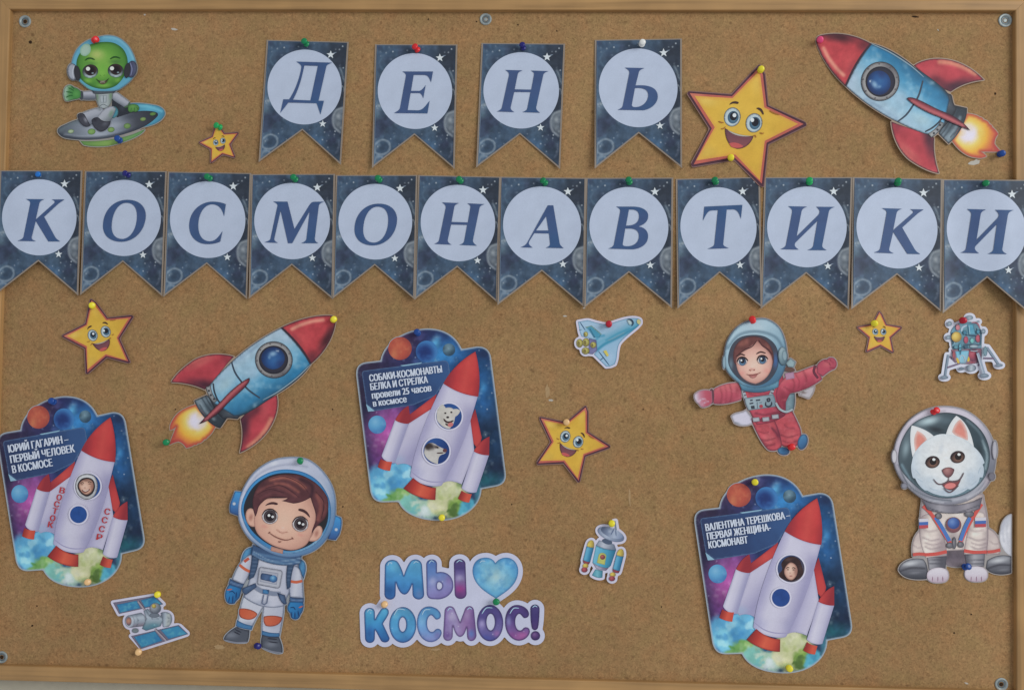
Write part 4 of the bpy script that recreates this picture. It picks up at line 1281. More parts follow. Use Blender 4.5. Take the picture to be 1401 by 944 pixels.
# ------------------------------------------------------------------ alien on a saucer
T = zoom(70, 40, 170 / 944)
root = root_for('alien_cutout', 'green alien in a bubble helmet waving from a flying saucer', 'paper alien', (145, 200))
A = Art(root, T, [(131, 54), (162, 191)], amp=0.0025)
A.p('saucer_glow', 'M 220 850 C 330 858 480 848 620 800 L 712 762 C 700 800 600 850 450 886 C 380 896 300 896 245 880 Z', G(240, 860, (96, 138, 74), 650, 800, (128, 164, 84), (96, 148, 92)), E((70, 104, 62), 12, 0.6))
A.p('blue_trail', 'M 590 570 C 640 555 740 570 800 582 C 855 595 870 630 862 655 C 840 700 790 730 700 745 C 690 690 640 640 590 570 Z', G(640, 590, (70, 140, 172), 840, 660, (84, 164, 196), (66, 134, 166)), K('M 660 585 R 740 590 840 625', 18, (110, 186, 212), 0.7), E((54, 96, 120), 14, 0.6))
sc = A.p('saucer', 'O 50 782 62 750 112 724 200 690 400 655 560 638 700 622 790 630 812 655 770 700 700 745 600 785 450 826 300 842 180 838 90 822', G(50, 780, (72, 80, 92), 790, 660, (112, 122, 138), (150, 160, 178), (126, 136, 154), (70, 74, 86), (48, 52, 62)), B(420, 740, 220, 40, (168, 176, 192), 0.6, -8), K('M 60 800 R 180 828 300 832 450 816 600 776 720 730', 22, (56, 62, 76), 0.85), K('M 70 770 R 180 712 320 690', 22, (96, 110, 120), 0.7), K('M 100 800 R 250 815 420 800', 12, (150, 160, 176), 0.5), B(620, 660, 120, 30, (64, 70, 84), 0.7, -8), E((48, 54, 66), 10, 0.7))
for x, y, rx, ry, c in ((150, 778, 24, 16, (150, 170, 140)), (307, 780, 30, 23, (112, 150, 84)), (455, 765, 27, 20, (116, 150, 84)), (578, 737, 27, 21, (104, 138, 80)), (698, 685, 23, 15, (116, 142, 84)), (772, 646, 24, 13, (90, 128, 66))):
    A.e('saucer_light', x, y, rx, ry, S(c), B(x - 4, y - 4, rx * 0.7, ry * 0.7, tuple(v + 18 for v in c), 0.7), E((70, 96, 62), 8, 0.8), rot=-8, parent=sc)
A.p('backpack', 'M 468 488 C 530 530 580 580 598 640 L 500 672 L 460 600 Z', S((46, 50, 60)), B(540, 600, 30, 40, (70, 78, 92), 0.5), K('M 500 490 R 560 550 590 600', 10, (74, 108, 84), 0.6))
A.p('seat_pad', 'O 480 588 508 615 504 655 470 678 445 650 455 610', S((72, 138, 162)), E((52, 84, 80), 12, 0.7))
ar = A.p('arm', 'M 338 474 C 300 472 260 474 238 478 L 226 496 L 232 534 C 260 540 300 540 338 536 Z', G(280, 474, (168, 172, 188), 280, 538, (160, 165, 182), (112, 118, 134), (74, 80, 92)), E((88, 94, 108), 8, 0.6))
A.e('cuff', 230, 505, 15, 34, S((62, 70, 78)), parent=ar)
hd = A.p('hand', 'M 226 478 C 212 458 192 446 172 444 C 158 428 138 420 126 430 C 108 434 96 455 96 480 C 90 500 96 520 108 545 C 130 552 150 540 170 536 C 196 534 216 528 226 516 Z', RD(190, 492, 96, (84, 150, 76), (66, 130, 66), (84, 138, 88), (146, 172, 158)), B(112, 475, 26, 60, (150, 176, 166), 0.7), E((56, 84, 60), 7, 0.6))
A.l('finger', ['M 172 470 R 150 455 130 448', 'M 165 488 R 140 480 112 478', 'M 165 505 R 140 508 112 520', 'M 176 456 R 165 445 152 440'], 9, (48, 96, 54), parent=hd)
ar = A.p('arm', 'M 466 492 C 480 480 500 480 516 494 L 594 552 C 590 572 575 588 552 594 C 520 570 480 555 462 530 Z', G(540, 510, (170, 174, 190), 505, 570, (152, 158, 174), (96, 104, 118)), E((80, 86, 98), 8, 0.6))
A.l('cuff', 'M 556 596 R 584 584 598 556', 14, (70, 96, 72), parent=ar)
hd = A.p('hand', 'M 584 584 C 600 568 640 566 662 582 C 676 600 668 622 650 628 C 640 634 630 630 622 626 C 610 640 590 634 582 616 Z', S((80, 134, 66)), B(620, 590, 30, 18, (104, 156, 80), 0.7), E((48, 84, 46), 9, 0.8))
A.l('finger', ['M 610 600 L 604 628', 'M 632 598 L 634 626', 'M 650 594 L 660 616'], 7, (46, 80, 46), parent=hd)
to = A.p('torso', 'M 336 486 L 468 482 C 470 530 450 580 428 596 C 410 608 380 608 366 594 C 350 560 340 520 336 486 Z', G(340, 540, (120, 132, 130), 465, 540, (152, 162, 170), (156, 166, 172), (112, 126, 122)), B(350, 520, 16, 46, (92, 132, 90), 0.7), B(450, 510, 16, 50, (96, 138, 92), 0.7), E((84, 94, 98), 8, 0.6))
A.p('chest_panel', 'M 368 505 L 424 503 L 420 560 L 376 562 Z', S((158, 168, 178)), E((110, 120, 128), 6, 0.7), parent=to)
A.l('suit_seam', ['M 366 590 R 395 572 430 590', 'M 396 505 L 398 560'], 6, (104, 114, 122), parent=to)
A.p('collar', 'M 304 462 C 360 470 440 466 494 452 L 484 480 C 440 496 360 498 322 490 Z', G(400, 455, (104, 110, 122), 400, 495, (58, 64, 76), (84, 92, 102), (54, 60, 70)), E((50, 56, 66), 6, 0.7))
lg = A.p('leg', 'M 384 596 C 330 600 270 625 232 640 C 222 670 240 715 290 738 C 330 700 370 660 414 636 Z', G(300, 600, (166, 170, 186), 330, 700, (154, 160, 176), (104, 110, 126)), B(370, 610, 30, 20, (92, 104, 108), 0.6), E((76, 82, 96), 9, 0.6))
A.p('boot', 'M 200 652 C 214 636 240 634 254 650 C 270 680 285 710 300 732 C 280 748 250 744 228 722 C 212 702 198 676 200 652 Z', S((66, 68, 80)), B(225, 660, 18, 24, (48, 48, 58), 0.8, 40), B(262, 690, 20, 34, (150, 154, 170), 0.8, -25), E((42, 42, 52), 9, 0.8), parent=lg)
lg = A.p('leg', 'M 474 588 C 430 584 390 610 356 662 C 340 690 360 740 400 752 C 440 720 480 660 492 606 Z', G(390, 610, (164, 168, 184), 450, 690, (156, 162, 176), (104, 112, 120)), B(455, 640, 24, 50, (88, 130, 88), 0.55, 25), E((76, 82, 96), 9, 0.6))
A.p('boot', 'M 306 694 C 318 672 350 664 366 678 C 386 700 410 706 452 700 C 450 730 430 770 380 780 C 345 778 312 740 306 694 Z', S((62, 64, 76)), B(334, 690, 24, 24, (44, 44, 54), 0.8), B(410, 720, 40, 24, (96, 100, 114), 0.7, -30), E((40, 40, 50), 9, 0.8), parent=lg)
hl = A.p('helmet_bubble', 'O 156 300 162 230 198 152 262 96 340 66 430 50 512 68 582 124 622 190 644 260 642 330 604 392 545 440 492 468 400 474 310 466 240 420 182 360', RD(400, 270, 260, (96, 160, 168), (88, 156, 178), (84, 156, 188), (96, 164, 196)), B(560, 300, 60, 160, (84, 158, 186), 0.7), E((72, 118, 144), 16, 0.7), K('M 400 62 R 500 76 580 140 625 230', 16, (120, 180, 206), 0.7), K('M 210 400 R 260 440 320 455', 16, (88, 168, 156), 0.7), step=1.8)
hd = A.p('head', 'O 192 292 200 220 246 150 310 114 400 99 480 108 545 152 578 220 578 300 548 370 494 430 420 456 340 450 270 420 216 368', RD(385, 260, 240, (124, 172, 74), (104, 162, 64), (76, 134, 54), (44, 94, 46)), B(345, 195, 95, 66, (168, 182, 104), 0.9), B(390, 330, 40, 60, (124, 182, 74), 0.7), B(390, 290, 50, 70, (100, 164, 62), 0.6), B(400, 430, 90, 26, (130, 188, 76), 0.7), B(275, 395, 56, 30, (134, 188, 76), 0.7), B(515, 392, 50, 30, (130, 184, 74), 0.7), B(490, 250, 80, 30, (62, 104, 58), 0.7), B(300, 265, 70, 26, (72, 116, 60), 0.6), E((40, 84, 46), 22, 0.6), step=1.8)
A.p('helmet_glare', 'O 222 150 250 118 282 114 300 138 296 178 262 206 226 194', S((150, 180, 168)), E((120, 164, 140), 16, 0.8))
for cx, cy, gx, gy, tl in ((297, 318, 280, 303, -8), (490, 313, 462, 300, 6)):
    ey = A.e('eye', cx, cy + 4, 60, 52, G(cx, cy - 30, (44, 40, 46), cx, cy + 46, (70, 78, 84), (166, 188, 196)), E((46, 62, 54), 8, 0.7), rot=tl)
    A.e('pupil', cx + 2, cy - 5, 44, 42, RD(cx + 2, cy - 4, 44, (30, 26, 32), (36, 30, 36), (64, 50, 50)), parent=ey)
    A.e('glint', gx, gy, 16, 15, S((206, 212, 212)), parent=ey)
    A.e('glint', cx + 18, cy + 18, 9, 6, S((120, 140, 150)), parent=ey)
A.l('eyebrow', ['M 256 240 R 275 226 300 222 332 234', 'M 448 228 R 475 214 500 214 526 224'], 11, (40, 78, 40))
A.l('nostril', ['M 372 352 L 380 356', 'M 398 354 L 406 350'], 6, (58, 108, 48))
mo = A.p('mouth', 'M 348 384 C 366 398 414 398 434 380 C 428 402 412 420 390 420 C 372 420 358 404 348 384 Z', S((120, 84, 76)), E((52, 66, 40), 7, 0.8))
A.p('teeth', 'M 366 397 L 412 395 L 406 410 L 374 411 Z', S((172, 158, 148)), parent=mo, step=1)
A.l('mouth_line', ['M 342 378 R 370 402 410 402 438 374'], 7, (44, 66, 40), parent=mo)
for x, y, s, c1, c2 in ((164, 326, -1, (150, 156, 172), (72, 76, 92)), (612, 306, 1, (68, 72, 102), (86, 92, 120))):
    hp = A.e('headphone', x, y, 40, 64, G(x - 40, y, c1, x + 40, y, c1, c2), E((48, 52, 66), 12, 0.8), rot=8 * s)
    A.e('ear_pad', x - 34 * s, y + 10, 24, 58, S((52, 52, 60)), E((40, 44, 50), 10, 0.8), rot=8 * s, parent=hp)
    A.l('headphone_rim', 'M %g %g R %g %g %g %g' % (x - 12 * s, y - 50, x + 2 * s, y, x - 8 * s, y + 50), 9, (172, 178, 192) if s < 0 else (112, 118, 150), parent=hp)
A.paper(1.2, (142, 140, 138))
# ------------------------------------------------------------------ boy astronaut
root = root_for('boy_astronaut_cutout', 'brown-haired cartoon boy standing in a white and blue spacesuit', 'paper astronaut', (350, 892), 'cartoon astronaut cut-outs')
A = Art(root, zoom(295, 620, 190 / 641), [(411, 630), (354, 883)], amp=0.004, reach=0.13)
H = Art(root, zoom(300, 620, 180 / 1133), share=A)
WH, SH, LN = (184, 190, 208), (134, 144, 170), (50, 64, 94)
A.p('backpack', 'M 172 432 C 142 434 126 450 118 492 L 124 524 L 168 472 Z', G(120, 450, (62, 120, 172), 170, 460, (84, 146, 192), (52, 92, 140)), E((44, 66, 100), 6, 0.7))
A.p('backpack', 'M 384 488 C 410 490 420 510 415 545 L 406 580 L 382 525 Z', G(385, 510, (52, 92, 140), 418, 520, (78, 138, 184), (60, 112, 164)), E((44, 66, 100), 6, 0.7))
for pos, leg, knee, ank, boot, lace in (
        ('l', 'M 132 648 C 112 700 105 750 98 802 L 166 812 C 185 762 206 732 226 700 Z', 'M 110 716 C 140 710 182 724 193 740 C 186 766 150 778 114 756 C 106 742 106 728 110 716 Z', 'M 99 768 C 120 782 146 792 171 794 L 166 814 C 140 812 112 806 94 796 Z',
         'M 95 800 C 115 808 135 814 156 815 C 156 840 152 860 146 872 C 110 878 60 872 38 858 C 40 838 62 820 95 800 Z', ['M 88 812 L 118 826', 'M 82 820 L 112 834']),
        ('r', 'M 222 690 C 216 750 210 790 214 832 L 296 842 C 306 780 322 720 314 676 Z', 'M 222 752 C 250 744 290 748 307 756 C 308 786 272 806 232 796 C 220 785 219 766 222 752 Z', 'M 214 816 C 240 826 268 830 294 828 L 294 846 C 266 848 238 846 212 838 Z',
         'M 216 836 C 240 846 268 848 292 846 C 302 870 312 895 308 920 C 290 928 250 918 214 896 C 207 870 210 852 216 836 Z', ['M 240 852 L 282 856', 'M 242 866 L 286 872'])):
    lg = A.p('leg', leg, G(120, 720, WH, 300, 760, (186, 190, 208), (168, 174, 196)), B(150 if pos == 'l' else 260, 790, 60, 24, SH, 0.6), E(LN, 7, 0.75))
    A.p('knee_pad', knee, G(110, 720, (190, 84, 58), 300, 790, (202, 106, 76), (184, 82, 60)), E((96, 50, 50), 6, 0.8), parent=lg)
    A.p('ankle_band', ank, S((66, 116, 166)), E((46, 72, 112), 6, 0.8), parent=lg)
    b = A.p('boot', boot, S((78, 84, 98)), B(70 if pos == 'l' else 255, 838 if pos == 'l' else 880, 50, 24, (120, 126, 142), 0.8), E((42, 44, 56), 7, 0.85), parent=lg)
A.l('boot_sole', ['M 40 860 R 90 872 146 870', 'M 216 896 R 260 914 308 920'], 7, (118, 122, 138))
A.l('boot_lace', ['M 90 812 L 118 826', 'M 84 822 L 112 836', 'M 240 854 L 284 858', 'M 244 868 L 288 874'], 5, (48, 50, 62))
to = A.p('torso', 'M 180 466 L 384 496 C 376 560 352 620 332 660 L 314 704 C 280 714 250 712 216 706 C 190 700 150 680 130 662 C 150 600 175 540 180 466 Z', G(150, 560, (168, 174, 196), 360, 600, (188, 193, 212), (186, 190, 210), (160, 166, 190)), B(215, 690, 60, 24, SH, 0.6), B(190, 560, 20, 60, SH, 0.5), B(335, 600, 16, 60, SH, 0.5), E(LN, 7, 0.7))
ar = A.p('arm', 'M 166 464 C 120 478 90 540 76 582 L 130 606 C 152 570 168 530 178 490 Z', G(90, 520, WH, 170, 545, (188, 192, 210), (150, 156, 182)), E(LN, 7, 0.75))
A.l('sleeve_stripe', 'M 110 514 R 135 534 160 546', 13, (186, 98, 74), parent=ar, taper=0.1)
A.l('sleeve_patch', 'M 132 500 L 154 484', 13, (176, 84, 70), parent=ar, taper=0)
A.p('cuff', 'M 68 578 C 88 592 110 600 132 602 L 122 624 C 100 620 78 612 60 602 Z', S((62, 90, 134)), K('M 66 592 R 92 604 124 612', 5, (112, 142, 180), 0.7), E((42, 58, 92), 6, 0.8), parent=ar)
g = A.p('glove', 'M 62 604 C 46 628 40 650 46 672 C 50 692 66 698 88 692 C 94 676 112 672 114 652 L 120 622 Z', G(50, 620, (48, 126, 188), 110, 670, (42, 112, 174), (34, 86, 142)), E((34, 56, 96), 6, 0.85), parent=ar)
A.l('glove_finger', ['M 64 660 L 60 688', 'M 80 656 L 78 690', 'M 62 640 R 78 636 90 648', 'M 96 640 L 94 668'], 5, (32, 58, 104), parent=ar)
A.l('glove_band', 'M 52 630 L 76 626', 8, (172, 96, 84), parent=ar)
ar = A.p('arm', 'M 344 518 C 382 508 396 540 401 582 L 406 668 L 344 664 C 334 620 334 560 344 518 Z', G(340, 590, (152, 158, 184), 405, 600, (188, 192, 210), (164, 170, 194)), E(LN, 7, 0.75))
A.l('sleeve_stripe', 'M 346 590 R 372 594 400 588', 13, (186, 98, 74), parent=ar, taper=0.1)
A.p('cuff', 'M 343 660 C 362 668 386 670 407 666 L 406 688 C 384 690 360 688 340 682 Z', S((62, 90, 134)), K('M 345 674 R 372 680 404 676', 5, (112, 142, 180), 0.7), E((42, 58, 92), 6, 0.8), parent=ar)
g = A.p('glove', 'M 342 684 C 330 704 326 724 344 736 L 348 756 C 364 772 386 768 390 746 C 402 730 410 712 404 686 Z', G(335, 700, (48, 126, 188), 400, 750, (42, 112, 174), (34, 86, 142)), E((34, 56, 96), 6, 0.85), parent=ar)
A.l('glove_finger', ['M 352 730 L 350 756', 'M 366 732 L 366 764', 'M 344 712 R 360 710 368 722', 'M 380 726 L 384 752'], 5, (32, 58, 104), parent=ar)
A.l('glove_band', 'M 384 712 L 402 704', 8, (172, 96, 84), parent=ar)
A.p('strap', 'M 168 460 C 164 520 156 560 150 584 L 176 572 C 196 530 202 490 198 468 Z', S((58, 80, 112)), *[K('M %d %d L %d %d' % (160 + i // 3, 480 + 18 * i, 198 - 2 * i, 484 + 18 * i), 4, (92, 112, 146), 0.7) for i in range(5)], E((38, 50, 78), 6, 0.8), parent=to)
A.p('strap', 'M 334 496 C 324 550 324 590 330 628 L 346 616 C 346 570 356 530 370 500 Z', S((58, 80, 112)), *[K('M %d %d L %d %d' % (326, 510 + 18 * i, 362 - 4 * i, 514 + 18 * i), 4, (92, 112, 146), 0.7) for i in range(5)], E((38, 50, 78), 6, 0.8), parent=to)
A.l('belt', 'M 176 612 R 215 636 260 646 300 648', 20, (122, 132, 156), parent=to, taper=0.1)
A.p('pouch', 'M 124 622 L 184 598 L 190 616 L 142 652 C 126 648 120 636 124 622 Z', S((66, 88, 124)), B(150, 620, 26, 12, (92, 118, 156), 0.7, -25), E((40, 50, 78), 6, 0.85), parent=to)
A.p('pouch', 'M 284 642 L 320 654 L 329 694 C 312 704 296 682 284 642 Z', S((66, 88, 124)), B(306, 668, 10, 22, (92, 118, 156), 0.7, -15), E((40, 50, 78), 6, 0.85), parent=to)
A.p('buckle', 'M 218 626 L 248 630 L 244 650 L 216 646 Z', S((64, 122, 176)), E((44, 62, 100), 5, 0.8), parent=to)
A.l('loop', 'M 222 652 L 214 692 L 226 698 L 236 690 L 242 654', 5, (92, 102, 130), parent=to, taper=0)
pn = A.p('chest_panel', 'M 212 524 L 296 538 C 308 540 310 546 308 558 L 298 612 C 296 622 290 624 280 622 L 202 607 C 192 604 191 598 193 588 L 200 534 C 202 526 206 523 212 524 Z', S((172, 176, 192)), E((84, 88, 106), 7, 0.9), parent=to)
A.p('panel_inset', 'M 210 540 L 290 553 L 282 606 L 204 592 Z', S((160, 165, 184)), E((120, 126, 148), 5, 0.8), parent=to, step=1.5)
A.p('screen', 'M 216 552 C 206 556 204 574 210 582 L 254 592 L 262 560 Z', G(210, 560, (58, 78, 116), 262, 580, (76, 104, 148), (52, 70, 110)), E((40, 52, 82), 5, 0.8), parent=to)
A.e('button', 267, 579, 18, 17, RD(264, 574, 20, (136, 182, 212), (70, 128, 182), (52, 84, 134)), parent=to)
A.p('neck_ring', 'M 172 420 C 230 450 330 470 400 446 L 392 508 C 320 530 220 510 164 468 Z', G(280, 470, (58, 84, 124), 272, 512, (84, 120, 162), (60, 90, 134), (92, 128, 168), (54, 78, 118)), K('M 174 452 R 270 498 392 484', 4, (132, 160, 188), 0.8), K('M 170 464 R 270 512 390 500', 4, (126, 154, 184), 0.8), E((40, 56, 88), 6, 0.8))
# head, in the closer view's units
for outline, kx, ky, g0 in (('M 136 326 L 196 330 L 168 538 L 96 512 C 84 480 90 450 100 420 Z', 128, 434, (120, 330, 120, 530)), ('M 996 533 L 1048 554 C 1060 590 1052 650 1032 702 L 1002 746 L 936 736 Z', 1007, 656, (1010, 540, 1000, 745))):
    eb = H.p('ear_unit', outline, G(g0[0], g0[1], (64, 146, 210), g0[2], g0[3], (60, 122, 188), (52, 82, 138)), E((40, 58, 100), 12, 0.8))
    H.e('knob', kx, ky, 15, 15, S((178, 190, 208)), E((120, 140, 170), 8, 0.8), parent=eb)
hl = H.p('helmet', 'O 163 500 188 350 288 180 440 70 600 36 760 54 892 158 978 300 1002 450 984 620 906 760 800 846 650 892 520 884 400 838 268 742 188 620', G(300, 100, (184, 190, 212), 800, 860, (182, 188, 212), (160, 172, 200), (112, 142, 180), (84, 124, 170)), B(470, 90, 60, 24, (204, 210, 222), 0.8, -15), K('M 230 330 R 330 190 470 118 620 96 760 118', 16, (142, 150, 178), 0.6), B(900, 330, 60, 160, (192, 198, 218), 0.6, -25), E((72, 96, 138), 14, 0.75), step=2)
H.p('visor_rim', 'O 188 500 214 370 298 245 430 164 580 138 740 168 862 250 938 370 962 500 942 622 872 742 760 824 620 864 480 844 338 764 238 652', G(300, 200, (64, 142, 204), 800, 820, (56, 126, 188), (60, 124, 182), (92, 146, 190)), K('M 200 560 R 260 700 370 790 520 852 650 856 790 800 890 700', 14, (152, 184, 208), 0.75), E((46, 84, 134), 12, 0.7), parent=hl)
H.p('helmet_interior', 'O 210 500 236 380 316 265 440 190 580 168 720 192 842 272 917 380 940 500 922 622 850 732 750 804 620 840 500 818 370 748 264 642', S((46, 44, 50)), B(860, 620, 100, 140, (40, 44, 44), 0.6), E((36, 52, 76), 14, 0.7), parent=hl)
fc = H.p('neck', 'M 448 800 L 552 828 L 546 866 L 442 838 Z', S((182, 136, 122)), E((120, 84, 80), 10, 0.5))
for s, ix, iy in (('O 312 520 296 484 268 472 238 490 226 540 244 602 282 632 316 616', 272, 552), ('O 796 700 822 640 862 622 888 650 880 706 836 752 776 756 770 730', 838, 690)):
    er = H.p('ear', s, S((206, 162, 146)), B(ix, iy, 28, 52, (158, 104, 94), 0.85, 15), E((128, 88, 84), 11, 0.75))
face = H.p('face', 'O 322 470 390 395 550 385 780 380 832 470 830 580 796 700 744 790 642 832 540 820 430 776 332 694 300 605 304 530', RD(560, 570, 330, (216, 178, 160), (212, 172, 154), (204, 158, 142), (176, 128, 116)), B(390, 630, 50, 24, (204, 136, 126), 0.6, 10), B(700, 702, 50, 24, (204, 136, 126), 0.6, 10), B(545, 655, 48, 36, (214, 172, 158), 0.8), K('M 496 655 R 520 678 552 684 584 676', 9, (156, 102, 92), 0.8), B(548, 640, 20, 12, (222, 190, 178), 0.9), B(520, 760, 16, 8, (168, 118, 108), 0.8), E((132, 90, 86), 12, 0.6), step=1.8)
H.p('hair', 'M 312 545 C 268 450 280 330 362 248 C 450 185 560 172 660 182 C 782 198 882 280 932 380 C 948 450 942 520 902 572 C 862 604 832 630 795 692 C 798 640 832 600 830 560 C 836 500 802 450 786 378 C 740 412 690 428 640 432 C 606 426 568 416 536 408 C 562 402 576 396 590 384 C 530 378 460 374 424 386 C 402 396 388 404 372 422 C 350 440 335 462 331 492 C 326 512 320 528 312 545 Z',
    S((90, 54, 60)), K('M 440 230 R 540 210 640 230 740 300', 26, (166, 98, 84), 0.75), K('M 480 260 R 580 270 680 330', 22, (150, 88, 80), 0.75), K('M 330 330 R 440 280 560 310 660 370', 20, (124, 72, 72), 0.7), K('M 350 390 R 470 340 580 370', 16, (110, 64, 70), 0.6), K('M 840 360 R 870 430 870 500 850 570', 30, (146, 84, 78), 0.75), K('M 880 400 R 915 470 890 540', 16, (120, 70, 70), 0.7),
    K('M 700 220 R 800 280 790 370', 26, (58, 38, 48), 0.8), B(330, 450, 40, 80, (84, 48, 58), 0.6), B(380, 260, 60, 40, (72, 46, 54), 0.6, -30), N(40, 0.12, 7), E((58, 36, 44), 12, 0.7))
H.l('hair_strand', ['M 430 225 R 560 200 700 260 775 350', 'M 320 360 R 430 310 560 340', 'M 400 300 R 540 280 690 380', 'M 830 330 R 900 420 880 560'], 5, (64, 40, 48))
H.p('eyebrow', 'M 394 452 C 420 418 470 408 506 432 C 504 446 490 446 470 440 C 440 436 415 446 394 452 Z', S((72, 46, 50)))
H.p('eyebrow', 'M 682 478 C 720 468 772 500 782 552 C 770 548 758 530 742 518 C 720 502 700 500 682 492 Z', S((72, 46, 50)))
for cx, cy in ((438, 543), (700, 608)):
    ey = H.e('eye', cx - 2, cy + 2, 70, 64, S((198, 198, 206)), E((120, 92, 92), 8, 0.9), rot=10)
    H.l('lash', 'M %g %g R %g %g %g %g %g %g' % (cx - 68, cy - 10, cx - 40, cy - 52, cx + 15, cy - 62, cx + 62, cy - 28), 11, (52, 38, 42), parent=ey)
    H.e('iris', cx, cy, 56, 56, RD(cx, cy + 10, 58, (128, 116, 118), (98, 88, 92), (62, 54, 60)), parent=ey)
    H.e('pupil', cx - 1, cy + 2, 37, 38, S((40, 32, 38)), parent=ey)
    H.e('glint', cx - 10, cy - 9, 12, 12, S((214, 216, 220)), parent=ey)
    H.e('glint', cx + 22, cy + 3, 12, 11, S((200, 202, 208)), parent=ey)
H.l('mouth', ['M 428 682 R 495 724 570 746 632 734', 'M 424 690 R 430 680 440 678', 'M 622 724 R 632 730 636 740', 'M 508 756 R 520 764 534 756'], 8, (116, 70, 66))
A.paper(1.2, (150, 156, 166))

# ------------------------------------------------------------------ girl astronaut
root = root_for('girl_astronaut_cutout', 'brown-haired girl floating in a pink spacesuit with arms spread', 'paper astronaut', (1060, 618), 'cartoon astronaut cut-outs')
A = Art(root, zoom(940, 425, 220 / 989), [(1029, 437), (1083, 611)], amp=0.005, reach=0.12)
PK, PD, PL = (180, 74, 86), (120, 46, 60), (198, 104, 110)
A.p('tether_disc', 'M 272 650 C 290 622 340 632 362 610 L 402 662 L 404 692 C 372 712 320 712 290 690 Z', S((192, 190, 212)), B(290, 690, 60, 14, (96, 104, 112), 0.8, 10), E((120, 122, 132), 10, 0.8))
A.p('paper_scrap_corner', 'M 690 505 C 720 490 750 470 784 464 C 784 490 770 520 750 540 C 736 540 720 526 690 520 Z', S((176, 172, 182)), B(715, 505, 34, 10, (92, 74, 70), 0.8), E((110, 104, 104), 8, 0.7))
A.p('air_pack', 'M 590 520 L 662 506 C 668 560 662 612 640 630 C 610 632 575 612 556 580 Z', G(590, 560, (66, 84, 100), 660, 570, (120, 146, 158), (84, 108, 122)), N(20, 0.15, 3), E((54, 62, 74), 9, 0.8))
for s, sh in (('M 460 664 C 540 650 610 632 646 616 C 664 650 682 690 692 712 C 712 760 700 806 672 832 C 640 846 600 842 580 826 C 560 790 520 740 460 664 Z', (640, 770)), ('M 396 676 C 430 760 470 832 500 856 C 540 872 572 852 584 828 C 580 780 560 720 540 676 Z', (500, 790))):
    A.p('leg', s, S(PK), B(sh[0], sh[1], 60, 50, PL, 0.6), K('M %d %d R %d %d %d %d' % (sh[0] - 70, sh[1] - 10, sh[0] - 20, sh[1] + 8, sh[0] + 40, sh[1] - 6), 10, PD, 0.7), K('M %d %d R %d %d %d %d' % (sh[0] - 50, sh[1] + 30, sh[0] - 10, sh[1] + 42, sh[0] + 40, sh[1] + 30), 9, PD, 0.6), K('M 520 720 R 545 750 560 770', 12, (84, 38, 56), 0.7), N(34, 0.16, 4), N(24, 0.4, 9, (200, 104, 118), 0.55, 0.8), K('M 440 740 R 470 752 500 748', 8, PD, 0.6), K('M 600 700 R 620 720 660 722', 8, PD, 0.6), K('M 470 810 R 500 824 540 820', 8, PD, 0.6), B(560, 760, 24, 80, (110, 44, 64), 0.7, -10), E((92, 40, 58), 12, 0.8))
for x, y, rx, ry, r in ((593, 863, 36, 24, 10), (711, 806, 30, 48, 15)):
    A.e('boot', x, y, rx, ry, G(x - rx, y - ry, (84, 142, 184), x + rx, y + ry, (62, 110, 158), (46, 74, 112)), E((46, 58, 84), 9, 0.8), rot=r)
ar = A.p('arm', 'M 332 448 C 282 436 220 450 168 480 C 156 510 156 550 166 572 C 220 580 280 566 336 546 Z', G(250, 450, PL, 260, 575, (182, 78, 98), (150, 62, 82)), K('M 200 470 R 215 520 205 570', 9, PD, 0.5), K('M 262 455 R 275 510 265 560', 9, PD, 0.5), K('M 230 462 R 242 500 236 566', 7, PD, 0.35), N(26, 0.4, 5, (206, 116, 130), 0.55, 0.8), B(310, 490, 26, 50, PD, 0.5), E((120, 62, 82), 10, 0.6))
A.e('cuff', 152, 526, 15, 46, S((96, 62, 74)), parent=ar)
gl = A.p('glove', 'M 152 494 C 110 482 70 488 46 516 C 40 540 56 564 72 572 C 80 592 100 600 116 590 C 134 588 148 576 156 560 Z', G(50, 540, (196, 196, 216), 150, 530, (182, 120, 142), (178, 82, 102), (172, 74, 94)), K('M 70 560 R 90 545 120 548', 6, (196, 192, 214), 0.8), K('M 95 580 R 105 565 130 560', 6, (190, 180, 204), 0.8), E((136, 110, 130), 8, 0.6), parent=ar)
to = A.p('torso', 'M 318 430 L 590 400 C 606 480 612 580 604 644 C 560 676 500 696 430 700 C 400 650 350 560 328 468 Z', G(340, 500, PK, 600, 620, (184, 76, 94), (170, 66, 86), (128, 50, 70)), B(560, 600, 40, 70, PD, 0.6), N(40, 0.12, 5), N(24, 0.35, 8, (200, 100, 116), 0.55, 0.8), K('M 420 630 R 480 640 560 622', 10, (104, 42, 60), 0.7), K('M 380 510 R 440 524 510 506', 10, (120, 48, 66), 0.6), E((98, 42, 60), 11, 0.75))
ar = A.p('arm', 'M 546 506 C 564 430 618 388 680 378 C 720 364 760 344 792 338 L 832 420 C 782 462 706 498 636 508 C 620 530 600 580 592 610 C 560 580 544 545 546 506 Z', G(640, 380, PL, 680, 500, (182, 74, 94), (142, 54, 74)), K('M 640 400 R 660 450 650 500', 10, PD, 0.5), K('M 715 372 R 735 420 728 470', 10, PD, 0.5), B(590, 540, 30, 60, PD, 0.6), N(40, 0.12, 6), N(26, 0.4, 3, (204, 106, 120), 0.55, 0.8), K('M 670 395 R 690 430 684 480', 8, PD, 0.5), K('M 600 470 R 630 490 650 500', 10, PD, 0.5), E((108, 46, 66), 10, 0.7))
A.p('shoulder_patch', 'M 602 386 L 656 376 L 662 416 L 606 426 Z', S((168, 130, 160)), E((130, 90, 120), 6, 0.7), parent=ar, step=1.5)
A.l('cuff', 'M 790 336 R 780 376 806 416', 16, (98, 50, 66), parent=ar, taper=0.2)
